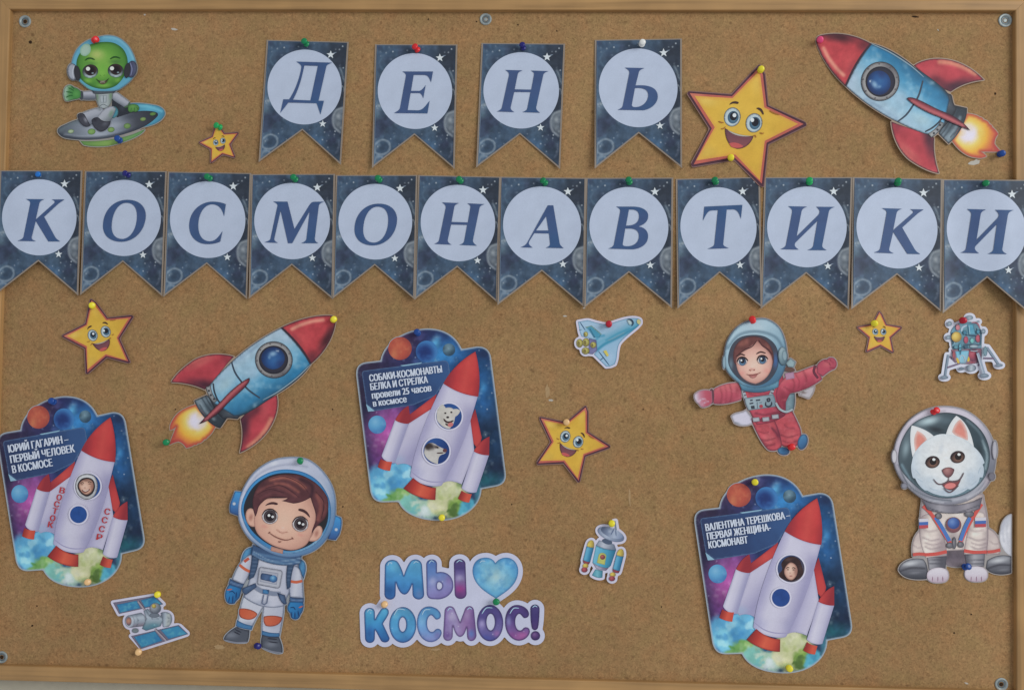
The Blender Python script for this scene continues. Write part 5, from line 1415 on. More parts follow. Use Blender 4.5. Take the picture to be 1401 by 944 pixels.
gl = A.p('glove', 'M 800 338 C 816 306 846 296 862 300 C 874 284 898 284 910 300 C 926 316 924 348 904 360 C 876 368 856 388 836 404 L 800 384 Z', S((172, 72, 92)), B(860, 330, 40, 30, PL, 0.6), K('M 850 312 R 868 318 880 334', 6, PD, 0.8), K('M 880 302 R 892 314 900 330', 6, PD, 0.8), K('M 880 350 R 895 350 908 346', 6, PD, 0.7), E((112, 52, 72), 9, 0.7), parent=ar)
A.l('strap', ['M 342 480 L 360 540', 'M 536 462 L 514 520'], 20, (150, 160, 172), parent=to, taper=0)
A.l('strap_mark', ['M 344 502 L 358 498', 'M 350 522 L 364 518', 'M 520 484 L 538 490', 'M 514 502 L 530 508'], 6, (92, 70, 84), parent=to, taper=0)
pn = A.p('control_panel', 'M 354 538 L 530 513 C 542 530 548 560 546 590 L 380 614 C 366 592 356 566 354 538 Z', G(360, 540, (150, 168, 182), 540, 590, (138, 158, 172), (112, 134, 150)), E((78, 92, 106), 8, 0.85), parent=to)
A.l('gauge', ['M 384 572 L 408 568', 'M 388 552 L 404 550', 'M 424 552 L 450 548'], 9, (60, 66, 78), parent=to, taper=0)
A.p('switch', 'M 392 586 L 414 583 L 417 602 L 396 605 Z', S((56, 60, 72)), parent=to, step=1.5)
A.l('switch_row', ['M 432 562 L 434 600', 'M 446 566 L 460 564'], 5, (100, 116, 130), parent=to, taper=0)
A.e('red_button', 456, 588, 11, 11, S((164, 62, 76)), parent=to)
A.l('dial', ['O 494 544 506 540 510 552 498 558', 'M 486 560 R 484 582 504 590 520 578 520 560'], 9, (52, 54, 66), parent=to)
A.l('belt', 'M 398 664 R 460 672 520 660 588 632', 15, (110, 56, 72), parent=to, taper=0.1)
for x, y in ((424, 670), (484, 668), (542, 652)):
    A.p('buckle', 'M %g %g L %g %g L %g %g L %g %g Z' % (x - 22, y - 12, x + 20, y - 16, x + 24, y + 10, x - 18, y + 15), S((160, 164, 176)), E((92, 92, 104), 6, 0.8), parent=to, step=1.5)
A.l('hose', 'M 546 566 R 570 604 610 622 650 606', 13, (150, 166, 176), taper=0.1)
A.e('side_unit', 630, 362, 34, 14, S((98, 70, 64)), rot=8)
A.p('side_lamp', 'M 606 322 L 636 292 L 668 316 L 656 350 L 622 346 Z', S((138, 162, 172)), E((76, 96, 108), 9, 0.8))
hl = A.p('helmet', 'O 226 310 246 190 308 102 396 58 484 50 562 98 602 180 614 280 594 380 542 452 440 494 350 466 272 404 236 350', G(300, 60, (162, 188, 206), 520, 480, (156, 184, 203), (132, 166, 188), (88, 130, 160), (62, 100, 134)), B(430, 105, 70, 40, (172, 194, 210), 0.8), K('M 250 230 R 320 150 430 128 540 160 590 230', 16, (84, 112, 134), 0.7), K('M 240 340 R 280 410 350 460', 16, (140, 176, 194), 0.7), E((56, 76, 96), 14, 0.8), step=2)
A.p('collar', 'M 312 436 C 380 486 500 482 568 420 L 562 468 C 505 508 400 514 338 488 Z', G(440, 460, (92, 140, 168), 440, 510, (70, 112, 142), (58, 88, 114)), E((50, 72, 92), 7, 0.7))
vs = A.p('visor_opening', 'O 252 308 270 222 322 166 400 149 480 160 542 210 564 284 552 364 502 432 424 462 342 436 278 376', S((66, 68, 82)), B(545, 310, 26, 80, (64, 100, 160), 0.9), B(270, 330, 20, 60, (110, 140, 160), 0.7), E((58, 74, 90), 10, 0.7), parent=hl)
A.p('hair', 'M 288 318 C 268 224 318 164 402 158 C 482 156 544 220 532 322 L 516 350 L 312 352 Z', S((104, 62, 62)), B(350, 200, 60, 30, (142, 86, 78), 0.8, -25), B(500, 220, 24, 40, (132, 80, 74), 0.7, -30), N(20, 0.15, 5), E((64, 40, 46), 10, 0.7), parent=hl)
A.p('face', 'M 302 306 C 306 262 372 240 432 186 C 470 226 520 250 526 310 C 526 372 492 430 422 450 C 352 440 300 392 302 306 Z', RD(415, 330, 130, (220, 186, 174), (214, 176, 164), (206, 160, 150), (176, 126, 118)), B(335, 385, 36, 24, (208, 138, 132), 0.6), B(490, 370, 34, 24, (208, 138, 132), 0.6), B(400, 360, 26, 14, (188, 134, 126), 0.8), B(400, 345, 12, 14, (222, 190, 180), 0.8), E((132, 90, 88), 8, 0.6), parent=hl, step=1.5)
A.l('hair_strand', ['M 432 180 R 400 220 350 244 300 282', 'M 440 178 R 462 214 500 240 526 272'], 7, (72, 44, 48), parent=hl)
A.l('eyebrow', ['M 308 282 R 330 268 358 276', 'M 426 267 R 452 254 484 262'], 10, (74, 50, 50))
for cx, cy in ((340, 314), (463, 304)):
    ey = A.e('eye', cx, cy, 31, 25, S((204, 202, 206)), E((110, 80, 82), 6, 0.7))
    A.e('iris', cx + 1, cy, 22, 24, RD(cx, cy + 8, 26, (112, 150, 178), (66, 98, 132), (40, 50, 74)), parent=ey)
    A.e('pupil', cx + 1, cy - 2, 12, 13, S((34, 32, 42)), parent=ey)
    A.e('glint', cx - 6, cy - 8, 6, 6, S((216, 218, 222)), parent=ey)
    A.l('lash', 'M %g %g R %g %g %g %g %g %g' % (cx - 32, cy + 2, cx - 18, cy - 23, cx + 12, cy - 26, cx + 36, cy - 6), 10, (46, 34, 38), parent=ey)
A.l('nostril', ['M 384 362 R 390 368 396 366', 'M 408 366 R 414 366 418 360'], 5, (144, 90, 84))
mo = A.p('mouth', 'M 380 394 C 392 389 400 393 407 391 C 416 387 426 388 436 386 C 430 406 420 415 406 415 C 392 413 386 404 380 394 Z', S((168, 104, 104)), B(406, 408, 14, 6, (190, 128, 124), 0.8), E((136, 84, 82), 4, 0.5))
A.l('smile_line', 'M 366 390 R 384 396 406 397 432 390 456 378', 5, (122, 70, 68), parent=mo)
ep = A.e('earpiece', 590, 280, 29, 57, G(560, 260, (150, 172, 184), 620, 300, (112, 138, 152), (80, 104, 120)), E((62, 78, 92), 9, 0.8), rot=-4)
A.e('earpiece_cap', 600, 276, 15, 32, S((132, 156, 170)), E((84, 106, 122), 7, 0.8), rot=-4, parent=ep)
A.e('earpiece', 229, 318, 11, 42, S((132, 158, 176)), E((76, 96, 112), 7, 0.8))
A.paper(1.4, (150, 140, 142))

# ------------------------------------------------------------------ dog astronaut
root = root_for('dog_astronaut_cutout', 'white dog sitting in a spacesuit with a round glass helmet', 'paper dog', (1305, 795), 'cartoon astronaut cut-outs')
A = Art(root, zoom(1205, 545, 196 / 712), [(1280, 562), (1323, 775)], amp=0.003, reach=0.12)
CR, CD = (186, 170, 170), (132, 118, 124)
A.p('tail', 'M 649 576 C 634 580 622 588 614 600 C 602 616 596 636 596 654 C 590 668 590 684 592 700 C 594 722 604 742 616 758 C 626 770 636 778 649 784 Z', G(592, 640, (176, 180, 196), 650, 690, (206, 208, 220), (198, 200, 214)), K('M 612 620 R 606 660 612 710', 10, (170, 174, 192), 0.6), K('M 632 610 R 626 660 634 730', 9, (178, 182, 198), 0.6), N(14, 0.05, 3), E((150, 154, 172), 7, 0.5))
for s, a, b in (('M 88 852 C 92 812 150 784 212 798 C 238 828 238 872 226 897 C 170 902 108 898 88 852 Z', 150, 820), ('M 528 806 C 566 774 620 774 649 784 L 649 866 C 602 882 540 874 522 842 Z', 590, 805)):
    A.p('rear_shoe', s, G(a, b - 30, (150, 154, 166), a, b + 80, (104, 106, 118), (58, 60, 70)), B(a - 5, b, 66, 18, (190, 194, 204), 0.9, -8), B(a + 20, b + 46, 50, 10, (128, 130, 142), 0.7, -4), K('M %d %d R %d %d %d %d' % (a - 60, b + 40, a, b + 22, a + 70, b + 24), 9, (58, 58, 68), 0.8), E((50, 50, 60), 9, 0.8))
A.p('thigh', 'M 204 648 C 166 668 148 722 158 786 L 222 786 Z', S((186, 172, 172)), B(180, 740, 34, 44, (206, 194, 190), 0.8), K('M 165 730 R 185 742 210 736', 7, (150, 134, 140), 0.6), E((112, 98, 104), 9, 0.7))
A.p('thigh', 'M 526 640 C 584 656 604 722 592 774 L 524 778 Z', S((184, 170, 172)), B(560, 720, 34, 44, (204, 192, 190), 0.8), K('M 545 710 R 565 724 592 716', 7, (150, 134, 140), 0.6), E((112, 98, 104), 9, 0.7))
A.p('belly', 'M 318 730 L 424 730 L 432 826 C 400 842 350 840 326 826 Z', G(370, 730, (110, 100, 108), 370, 840, (92, 84, 96), (116, 106, 116)), N(20, 0.15, 3))
to = A.p('torso', 'M 204 492 L 510 474 C 511 482 512 490 512 498 C 532 580 542 660 530 742 L 420 752 L 330 756 L 216 770 C 190 700 188 600 204 516 L 204 492 Z', G(200, 620, (168, 156, 160), 530, 640, (204, 192, 190), (210, 202, 200), (198, 186, 186), (156, 144, 152)), B(365, 690, 60, 60, (132, 120, 128), 0.6), K('M 300 640 R 320 680 330 740', 10, (146, 130, 136), 0.6), K('M 420 640 R 410 690 408 740', 10, (146, 130, 136), 0.6), N(50, 0.08, 4), N(22, 0.07, 6), E((116, 102, 110), 9, 0.6))
for s, a in (('M 196 596 C 184 680 200 742 226 792 L 328 786 C 332 720 304 640 272 586 C 250 566 210 570 196 596 Z', 250), ('M 446 596 C 426 680 414 742 414 774 L 526 772 C 538 700 534 620 512 568 C 490 556 460 566 446 596 Z', 480)):
    fl = A.p('foreleg', s, G(a - 60, 660, (162, 148, 152), a + 60, 690, (212, 202, 198), (206, 194, 192), (158, 144, 150)), N(26, 0.09, 7), K('M %d 640 R %d 660 %d 654' % (a - 50, a - 16, a + 30), 9, (150, 134, 140), 0.5), K('M %d 716 R %d 728 %d 716' % (a - 30, a + 10, a + 52), 7, (140, 124, 132), 0.6), K('M %d 690 R %d 705 %d 698' % (a - 40, a, a + 40), 8, (134, 120, 128), 0.6), K('M %d 735 R %d 748 %d 738' % (a - 30, a, a + 44), 8, (134, 120, 128), 0.6), E((116, 102, 112), 8, 0.6))
    y = 776 if a == 250 else 760
    A.l('red_band', 'M %g %g R %g %g %g %g' % ((220, y, 274, y - 4, 328, y - 16) if a == 250 else (414, y - 4, 470, y + 4, 527, y + 2)), 17, (188, 84, 80), parent=fl, taper=0)
    cf = A.p('metal_cuff', 'M 232 790 L 328 782 L 322 844 L 240 850 Z' if a == 250 else 'M 418 774 L 518 770 L 514 834 L 428 838 Z', G(a - 50, 800, (92, 92, 104), a + 50, 806, (158, 158, 168), (132, 132, 144), (84, 84, 96)), K('M %d 806 L %d 800' % (a - 60, a + 60), 5, (78, 78, 90), 0.8), K('M %d 824 L %d 818' % (a - 60, a + 60), 5, (78, 78, 90), 0.8), E((70, 68, 80), 6, 0.7))
for s, cx in (('M 230 872 C 234 836 322 826 334 862 C 342 892 332 912 302 914 C 260 920 222 908 230 872 Z', 282), ('M 418 862 C 422 826 518 820 529 862 C 537 892 522 908 490 910 C 450 914 410 902 418 862 Z', 474)):
    pw = A.p('paw', s, G(cx, 830, (206, 204, 216), cx, 915, (196, 190, 206), (168, 150, 168)), E((150, 132, 150), 7, 0.5))
    A.l('toe_line', ['M %g 884 L %g 908' % (cx + d, cx + d * 1.05) for d in (-24, 2, 26)], 5, (140, 110, 132), parent=pw)
A.l('red_band', ['M 160 776 R 190 772 220 774', 'M 530 762 R 560 760 594 752'], 15, (184, 84, 80), taper=0)
A.l('red_strap', ['M 212 534 R 250 572 292 636 348 722', 'M 502 524 R 466 580 432 640 396 716'], 17, (190, 86, 82), parent=to, taper=0)
A.l('blue_strap', ['M 272 590 R 304 640 342 708', 'M 444 592 R 420 640 396 706'], 19, (76, 114, 178), parent=to, taper=0)
for x, y, rx, ry in ((288, 584, 17, 16), (440, 574, 24, 16), (344, 730, 18, 15), (398, 726, 16, 15), (366, 718, 10, 30)):
    A.e('buckle', x, y, rx, ry, S((104, 104, 114)), B(x - 4, y - 4, rx * 0.7, ry * 0.7, (146, 146, 156), 0.7), E((62, 60, 70), 6, 0.8), parent=to)
em = A.e('emblem', 362, 628, 39, 39, RD(362, 628, 40, (120, 78, 86), (132, 84, 90), (108, 72, 82)), parent=to)
A.e('emblem_stone', 362, 620, 30, 28, RD(354, 612, 36, (110, 140, 196), (72, 104, 172), (52, 74, 136)), parent=to)
for x0, x1, y0 in ((191, 236, 598), (469, 523, 592)):
    for k, c in enumerate(((192, 190, 204), (70, 104, 176), (178, 74, 84))):
        A.p('flag_stripe', 'M %g %g L %g %g L %g %g L %g %g Z' % (x0, y0 + 16 * k, x1, y0 + 16 * k - 2, x1, y0 + 16 * k + 14, x0, y0 + 16 * k + 16), S(c), parent=to, step=2)
A.p('collar', 'M 206 500 C 280 540 430 540 506 488 L 492 548 C 430 578 300 578 232 552 Z', G(230, 530, (104, 104, 118), 500, 540, (150, 148, 160), (112, 110, 124), (148, 144, 156), (96, 94, 108)), K('M 220 536 R 350 572 500 526', 5, (70, 70, 82), 0.8), E((70, 68, 80), 7, 0.7))
hl = A.p('helmet', 'O 64 290 82 200 140 110 230 54 330 40 430 64 512 130 558 210 572 300 554 392 502 464 420 514 320 529 220 504 128 434 80 364', G(250, 60, (196, 190, 208), 380, 520, (184, 180, 198), (150, 150, 166), (108, 112, 128), (132, 134, 150)), K('M 110 370 R 180 460 300 504 430 486 520 400', 14, (176, 180, 194), 0.7), K('M 90 330 R 140 430 240 490 350 508', 8, (72, 78, 92), 0.7), B(540, 420, 40, 60, (150, 100, 110), 0.35), K('M 96 240 R 130 150 220 86 320 62', 8, (150, 146, 162), 0.6), K('M 430 496 R 500 452 545 380', 10, (196, 196, 208), 0.6), K('M 120 420 R 200 492 310 518', 8, (190, 192, 206), 0.6), E((104, 102, 114), 10, 0.7), step=2)
gi = A.p('helmet_glass', 'O 86 292 104 208 156 128 240 84 330 70 420 92 492 150 532 220 543 300 522 382 472 444 400 484 320 496 230 474 148 412 100 352', G(150, 120, (90, 106, 118), 500, 440, (60, 74, 84), (56, 72, 82), (84, 106, 120)), B(240, 112, 90, 32, (172, 196, 208), 0.95, -14), B(275, 156, 60, 24, (42, 48, 56), 0.95, 10), K('M 430 110 R 490 170 520 250', 12, (104, 126, 140), 0.7), K('M 505 210 R 528 280 520 350', 10, (150, 172, 184), 0.7), B(490, 250, 24, 70, (44, 54, 62), 0.8, -20), B(130, 350, 24, 50, (70, 84, 94), 0.6), B(320, 110, 60, 30, (92, 112, 126), 0.6), B(125, 250, 26, 70, (136, 158, 170), 0.8, 10), B(480, 200, 40, 70, (56, 72, 84), 0.7, -30), K('M 105 330 R 160 420 240 470 340 488 450 450 520 380', 12, (120, 150, 168), 0.7), E((56, 64, 74), 10, 0.85), parent=hl)
for s, i in (('M 158 290 C 144 220 144 170 154 134 C 200 144 242 164 266 190 L 214 290 Z', 'M 172 262 C 160 212 166 182 182 160 C 216 174 232 196 231 218 L 188 264 Z'), ('M 322 192 C 328 150 350 110 376 86 C 422 110 454 172 464 250 L 420 250 Z', 'M 354 166 C 364 130 380 110 396 104 C 422 130 437 172 433 208 C 400 202 370 188 354 166 Z')):
    er = A.p('ear', s, S((208, 211, 218)), E((184, 190, 202), 9, 0.4))
    A.p('ear_inner', i, S((206, 128, 118)), E((204, 178, 176), 18, 0.9), N(20, 0.06, 3), parent=er)
hd = A.p('head', 'M 160 290 C 176 250 210 212 262 188 C 282 178 305 174 326 178 C 370 180 430 200 462 240 C 490 262 508 290 516 320 L 506 328 C 516 348 514 370 506 392 L 492 392 C 490 420 470 440 446 452 L 432 450 C 400 474 366 484 332 486 C 296 484 262 476 232 458 L 218 456 C 196 440 180 420 172 398 L 160 394 C 152 370 150 348 152 330 Z',
         RD(330, 300, 200, (212, 215, 221), (208, 212, 219), (198, 206, 216), (166, 182, 202)), B(245, 405, 60, 34, (170, 186, 204), 0.55), B(445, 390, 50, 60, (160, 178, 200), 0.55), B(345, 385, 70, 40, (208, 211, 218), 0.7), B(335, 465, 80, 22, (160, 178, 200), 0.7), B(300, 250, 18, 50, (182, 194, 210), 0.5, 10), B(220, 260, 40, 30, (200, 206, 216), 0.6), B(258, 318, 50, 40, (178, 190, 206), 0.4), B(383, 293, 50, 40, (178, 190, 206), 0.4), N(14, 0.045, 3), E((176, 190, 206), 9, 0.25), step=1.6)
A.l('fur_tuft', ['M 170 352 R 184 366 196 384', 'M 182 396 R 198 408 214 416', 'M 240 440 R 262 452 284 456', 'M 500 340 R 490 358 484 376', 'M 478 410 R 462 424 450 430', 'M 400 456 R 420 450 436 440'], 4, (168, 184, 202), parent=hd, taper=1.0)
for cx, cy in ((258, 316), (383, 291)):
    ey = A.e('eye', cx, cy, 36, 30, RD(cx + 2, cy + 8, 36, (134, 100, 86), (104, 76, 68), (62, 48, 46)), E((44, 36, 40), 8, 0.95), rot=-14)
    A.e('pupil', cx + 2, cy - 2, 17, 17, S((38, 30, 32)), parent=ey)
    A.e('glint', cx + 6, cy - 13, 8, 7, S((216, 218, 220)), parent=ey)
    A.l('lash', 'M %g %g R %g %g %g %g' % (cx - 36, cy + 8, cx - 6, cy - 26, cx + 34, cy - 8), 8, (54, 44, 48), parent=ey)
nz = A.p('nose', 'M 304 356 C 320 338 350 338 366 352 C 364 376 348 392 336 394 C 320 390 308 374 304 356 Z', RD(330, 356, 40, (172, 124, 122), (138, 92, 96), (84, 58, 64)), E((70, 46, 54), 6, 0.7))
A.p('open_mouth', 'M 304 424 C 318 412 336 418 346 408 C 366 412 384 402 398 404 C 388 436 366 454 346 456 C 326 452 310 440 304 424 Z', S((132, 70, 74)), E((92, 58, 64), 6, 0.8))
A.e('tongue', 345, 434, 28, 14, S((206, 120, 120)), rot=-8)
A.l('mouth_line', ['M 262 400 R 284 424 312 424 336 408 338 392', 'M 338 408 R 364 414 394 402 414 368', 'M 312 444 R 345 466 388 432'], 6.5, (92, 76, 84))
for x, y, rx, ry, c in ((68, 288, 14, 34, (186, 186, 198)), (567, 256, 13, 48, (164, 164, 178)), (118, 434, 15, 15, (128, 130, 146)), (553, 388, 16, 20, (110, 108, 122))):
    A.e('helmet_bolt', x, y, rx, ry, S(c), E((88, 86, 98), 6, 0.8), parent=hl)
A.paper(1.2, (150, 146, 148))
# ------------------------------------------------------------------ lettering cut-out
root = root_for('lettering_cutout', 'galaxy-coloured bubble lettering with a blue heart on white paper', 'lettering', (620, 884))
A = Art(root, zoom(485, 745, 270 / 1401), [(679, 823), (526, 826)], amp=0.003, reach=0.12)
C1 = 'M 612 492 C 602 452 552 434 520 437 C 462 444 440 510 444 570 C 450 650 500 692 546 690 C 590 686 616 652 619 626 C 619 590 582 588 570 606 C 556 626 530 620 520 590 C 510 560 514 512 540 500 C 558 496 562 520 580 530 C 606 530 617 512 612 492 Z'


def shift(s, dx, dy):
    out, k = [], 0
    for t in s.split():
        if t.isalpha():
            out.append(t)
        else:
            out.append('%g' % (float(t) + (dx if k % 2 == 0 else dy)))
            k += 1
    return ' '.join(out)


def ring(cx, cy, rx, ry, hx, hy, hrx, hry):
    return [ell(cx, cy, rx, ry, tol=7), ell(hx, hy, hrx, hry, tol=7)]


ED = (46, 62, 116)
LET = [
    ('M 215 150 C 220 115 260 92 300 115 C 320 130 340 180 350 218 C 365 170 385 125 405 110 C 440 92 475 110 480 145 L 495 350 C 495 397 425 402 412 355 L 410 280 C 395 320 380 352 355 353 C 325 352 305 310 294 268 L 292 350 C 290 402 215 402 212 350 Z', (G(350, 100, (84, 158, 204), 300, 390, (72, 146, 200), (58, 122, 186), (60, 108, 178)), B(250, 330, 70, 80, (42, 90, 158), 0.9), B(460, 350, 50, 60, (98, 132, 190), 0.8), B(280, 160, 60, 50, (96, 172, 212), 0.7)), ED),
    ('M 509 140 C 509 93 585 90 586 135 L 586 195 C 650 180 702 220 702 290 C 702 352 640 387 590 387 L 550 385 C 520 382 511 360 512 330 Z M 590 270 C 600 258 622 268 622 290 C 622 310 606 322 592 314 C 584 306 584 282 590 270 Z', (G(540, 100, (74, 110, 178), 650, 380, (92, 124, 186), (128, 132, 190), (116, 104, 166)), B(555, 260, 40, 50, (156, 162, 206), 0.8), B(670, 250, 40, 60, (124, 104, 166), 0.7)), (62, 60, 112)),
    ('M 705 135 C 707 89 786 89 788 135 L 796 345 C 794 397 712 397 711 345 Z', (G(745, 95, (84, 70, 124), 750, 385, (74, 64, 122), (128, 118, 172), (136, 70, 142), (88, 62, 120)), B(745, 235, 40, 34, (160, 152, 196), 0.8), B(748, 312, 40, 36, (152, 66, 142), 0.9)), (62, 50, 96)),
    ('M 1000 130 C 1030 85 1100 74 1140 120 C 1176 165 1166 230 1130 280 C 1095 326 1040 356 1005 382 C 960 352 880 312 850 240 C 825 180 840 120 890 98 C 940 80 985 95 1000 130 Z', (RD(1005, 230, 180, (156, 190, 200), (124, 182, 212), (92, 162, 206), (66, 128, 186)), B(920, 150, 60, 50, (124, 186, 216), 0.7), N(40, 0.35, 6, (58, 124, 190), 0.5, 0.8), N(30, 0.35, 9, (152, 196, 216), 0.52, 0.8)), (58, 104, 158)),
    ('M 69 482 C 74 440 136 434 144 475 L 146 528 C 160 500 175 475 190 455 C 220 434 252 455 242 490 C 230 520 212 540 202 560 C 216 590 240 640 249 660 C 251 692 210 702 190 682 C 170 650 160 622 146 604 L 144 665 C 140 707 76 707 75 660 Z', (G(120, 440, (88, 168, 208), 140, 690, (64, 148, 200), (52, 120, 184), (46, 94, 162)), B(110, 620, 40, 70, (46, 92, 160), 0.8), B(200, 490, 40, 30, (80, 156, 206), 0.7)), ED),
    (ring(343, 568, 96, 127, 342, 565, 25, 51), (G(340, 440, (90, 162, 208), 350, 690, (74, 152, 206), (76, 150, 204), (60, 116, 184)), B(290, 500, 40, 50, (110, 182, 216), 0.6), B(320, 650, 50, 30, (72, 146, 204), 0.7)), ED),
    (C1, (G(530, 440, (82, 146, 202), 550, 690, (88, 150, 204), (104, 144, 200), (124, 130, 190)), B(480, 540, 40, 60, (124, 172, 212), 0.6), B(590, 640, 40, 40, (116, 112, 178), 0.7)), (56, 74, 132)),
    ('M 640 470 C 645 428 700 423 713 460 L 750 548 L 785 455 C 800 423 845 428 849 470 L 866 640 C 863 692 805 697 800 650 L 797 586 C 785 630 770 652 750 653 C 725 652 710 615 699 576 L 697 650 C 690 692 632 692 630 645 Z', (G(640, 560, (128, 108, 168), 860, 570, (152, 140, 190), (144, 112, 170), (112, 84, 148)), B(690, 510, 46, 46, (176, 168, 208), 0.85), B(800, 500, 40, 50, (158, 136, 186), 0.7), B(660, 640, 40, 40, (98, 74, 140), 0.8), B(830, 630, 36, 50, (92, 120, 190), 0.9)), (78, 58, 110)),
    (ring(963, 555, 93, 129, 967, 548, 30, 59), (G(950, 430, (74, 66, 126), 970, 680, (78, 70, 132), (104, 96, 158), (72, 74, 146)), B(905, 560, 40, 50, (158, 150, 200), 0.8), B(1010, 630, 46, 40, (148, 104, 168), 0.85), B(930, 660, 50, 30, (74, 84, 160), 0.8)), (56, 48, 98)),
    (shift(C1, 626, -10), (G(1150, 430, (78, 60, 118), 1170, 680, (74, 62, 124), (112, 84, 148), (146, 84, 148)), B(1095, 540, 30, 60, (130, 130, 186), 0.8), B(1190, 640, 60, 36, (162, 92, 156), 0.85), B(1120, 640, 30, 34, (120, 66, 132), 0.7)), (58, 44, 92)),
    ('M 1249 455 C 1252 413 1312 413 1314 455 C 1313 510 1309 570 1301 592 C 1290 610 1272 610 1261 592 C 1252 560 1249 510 1249 455 Z', (G(1280, 425, (74, 66, 122), 1285, 605, (66, 56, 116), (78, 58, 112)),), (52, 42, 88)),
    ([ell(1285, 645, 33, 33, tol=7)], (RD(1275, 635, 36, (116, 88, 140), (88, 62, 116), (66, 48, 98)),), (54, 42, 88)),
]
for k, (s, ops, ed) in enumerate(LET):
    nm = 'heart' if k == 3 else ('exclamation_mark' if k == 10 else ('exclamation_dot' if k == 11 else 'bubble_letter'))
    A.p(nm, s, *ops, *(B(x, y, 5, 5, (206, 210, 226), 0.7) for x, y in zip(np.random.RandomState(k).uniform(60, 1320, 60), np.random.RandomState(k + 40).uniform(90, 700, 60))), N(70, 0.12, k + 2), E(ed, 15, 0.85), step=1.6)
A.l('letter_shine', ['M 236 150 R 244 128 268 126', 'M 418 134 R 436 118 456 128', 'M 528 134 R 546 112 566 124', 'M 724 128 R 744 110 766 120', 'M 90 478 R 104 458 124 466', 'M 280 500 R 310 456 360 462', 'M 478 500 R 500 462 540 460', 'M 660 470 R 676 448 694 458', 'M 800 462 R 816 446 834 458', 'M 904 490 R 936 448 980 448', 'M 1102 490 R 1130 450 1168 450', 'M 1264 446 R 1280 432 1298 442', 'M 888 128 R 906 114 930 116'], 7, (158, 190, 216))
A.paper(6.4, (184, 188, 214), extra=['M 240 360 L 960 340 L 1000 470 L 120 520 Z', 'M 640 250 L 860 250 L 900 400 L 640 400 Z', 'M 640 200 L 720 200 L 720 300 L 640 300 Z'])

# ------------------------------------------------------------------ small white-edged stickers
WB = (190, 190, 212)
root = root_for('shuttle_cutout', 'light blue winged space shuttle sticker with yellow engine nozzles', 'paper shuttle', (830, 505), 'white-edged spacecraft cut-outs')
A = Art(root, zoom(770, 420, 120 / 1133), [(833, 443)], amp=0.0025, reach=0.07)
bd = A.p('airframe', 'M 196 192 L 320 170 C 400 190 480 220 560 226 C 650 210 740 165 830 150 C 920 134 990 145 1006 172 C 1014 200 990 240 950 272 C 880 330 800 390 740 460 C 704 510 706 590 692 680 L 672 740 L 602 772 L 560 770 L 400 612 L 440 560 L 430 430 L 240 382 L 220 330 Z', G(560, 240, (148, 180, 210), 700, 520, (140, 176, 206), (96, 158, 190), (132, 172, 206), (140, 176, 208)), K('M 440 560 R 540 480 700 400 880 300 980 240', 34, (46, 128, 164), 0.9), K('M 560 430 R 700 350 860 280', 22, (60, 140, 174), 0.8), K('M 440 410 R 480 380 530 370', 30, (56, 138, 176), 0.8), B(620, 640, 60, 90, (156, 184, 216), 0.7), K('M 590 430 R 660 405 800 330', 9, (130, 146, 156), 0.7), B(330, 300, 90, 60, (92, 156, 192), 0.6), E((70, 116, 150), 16, 0.8), step=1.4)
A.p('tail_fin', 'M 288 262 L 372 240 L 502 350 L 474 392 L 400 400 L 330 290 Z', S((66, 140, 174)), K('M 290 262 L 372 240 L 502 350', 16, (178, 168, 96), 0.95), K('M 350 280 L 410 390', 10, (44, 74, 104), 0.8), E((60, 96, 120), 8, 0.6), parent=bd, step=1.3)
A.p('engine_block', 'M 338 404 L 432 428 L 444 560 L 384 612 L 330 604 Z', S((108, 108, 152)), N(60, 0.2, 3), E((70, 72, 104), 12, 0.8), parent=bd, step=1.5)
A.l('wing_line', ['M 222 196 L 290 300', 'M 462 572 L 602 756', 'M 480 690 L 530 650', 'M 210 300 L 250 290'], 12, (54, 84, 116), parent=bd)
for x, y, rx, ry in ((218, 468, 44, 56), (300, 458, 46, 56), (296, 566, 50, 46), (394, 490, 40, 40), (298, 352, 28, 34)):
    nz = A.e('engine_nozzle', x, y, rx, ry, RD(x - 8, y - 10, 60, (190, 188, 112), (164, 158, 84), (116, 110, 66)), E((92, 88, 62), 12, 0.8))
    A.e('nozzle_opening', x - 14, y + 4, rx * 0.4, ry * 0.55, S((118, 108, 62)), parent=nz)
A.p('cockpit_window', 'M 828 168 C 860 160 890 180 896 214 L 868 236 C 850 220 838 200 828 168 Z', S((172, 194, 200)), E((110, 130, 140), 8, 0.7), parent=bd, step=1.4)
A.l('cockpit_line', 'M 838 160 R 890 170 910 210 890 246', 18, (44, 58, 78), parent=bd)
A.e('nose_mark', 982, 192, 24, 34, S((184, 180, 124)), rot=-20, parent=bd)
A.p('wing_mark', 'M 524 570 L 560 556 L 596 624 L 572 642 Z', S((196, 182, 84)), parent=bd, step=1.4)
A.paper(2.9, WB)

root = root_for('lander_cutout', 'colourful four-legged moon lander sticker with white edge', 'paper lander', (1330, 522), 'white-edged spacecraft cut-outs')
A = Art(root, zoom(1280, 420, 105 / 901), [(1317, 439)], amp=0.0025, reach=0.07)
MT = (124, 140, 160)
A.l('landing_leg', ['M 148 560 L 108 820', 'M 602 474 L 742 680'], 36, MT, taper=0.1, sil=True)
A.l('leg_shading', ['M 138 570 L 100 815', 'M 596 486 L 730 680'], 9, (84, 98, 118))
A.l('leg_strut', ['M 165 580 L 240 652', 'M 138 712 L 284 662', 'M 556 602 L 690 604', 'M 540 640 L 500 690'], 22, (110, 98, 122), sil=True, taper=0.1)
A.p('descent_stage', 'M 182 500 L 540 480 L 542 652 L 400 672 L 288 668 L 220 640 Z', G(190, 580, (150, 92, 108), 540, 590, (120, 132, 150), (150, 80, 96), (118, 84, 104)), N(60, 0.3, 5, (90, 130, 150)), E((86, 72, 92), 14, 0.7), step=1.3)
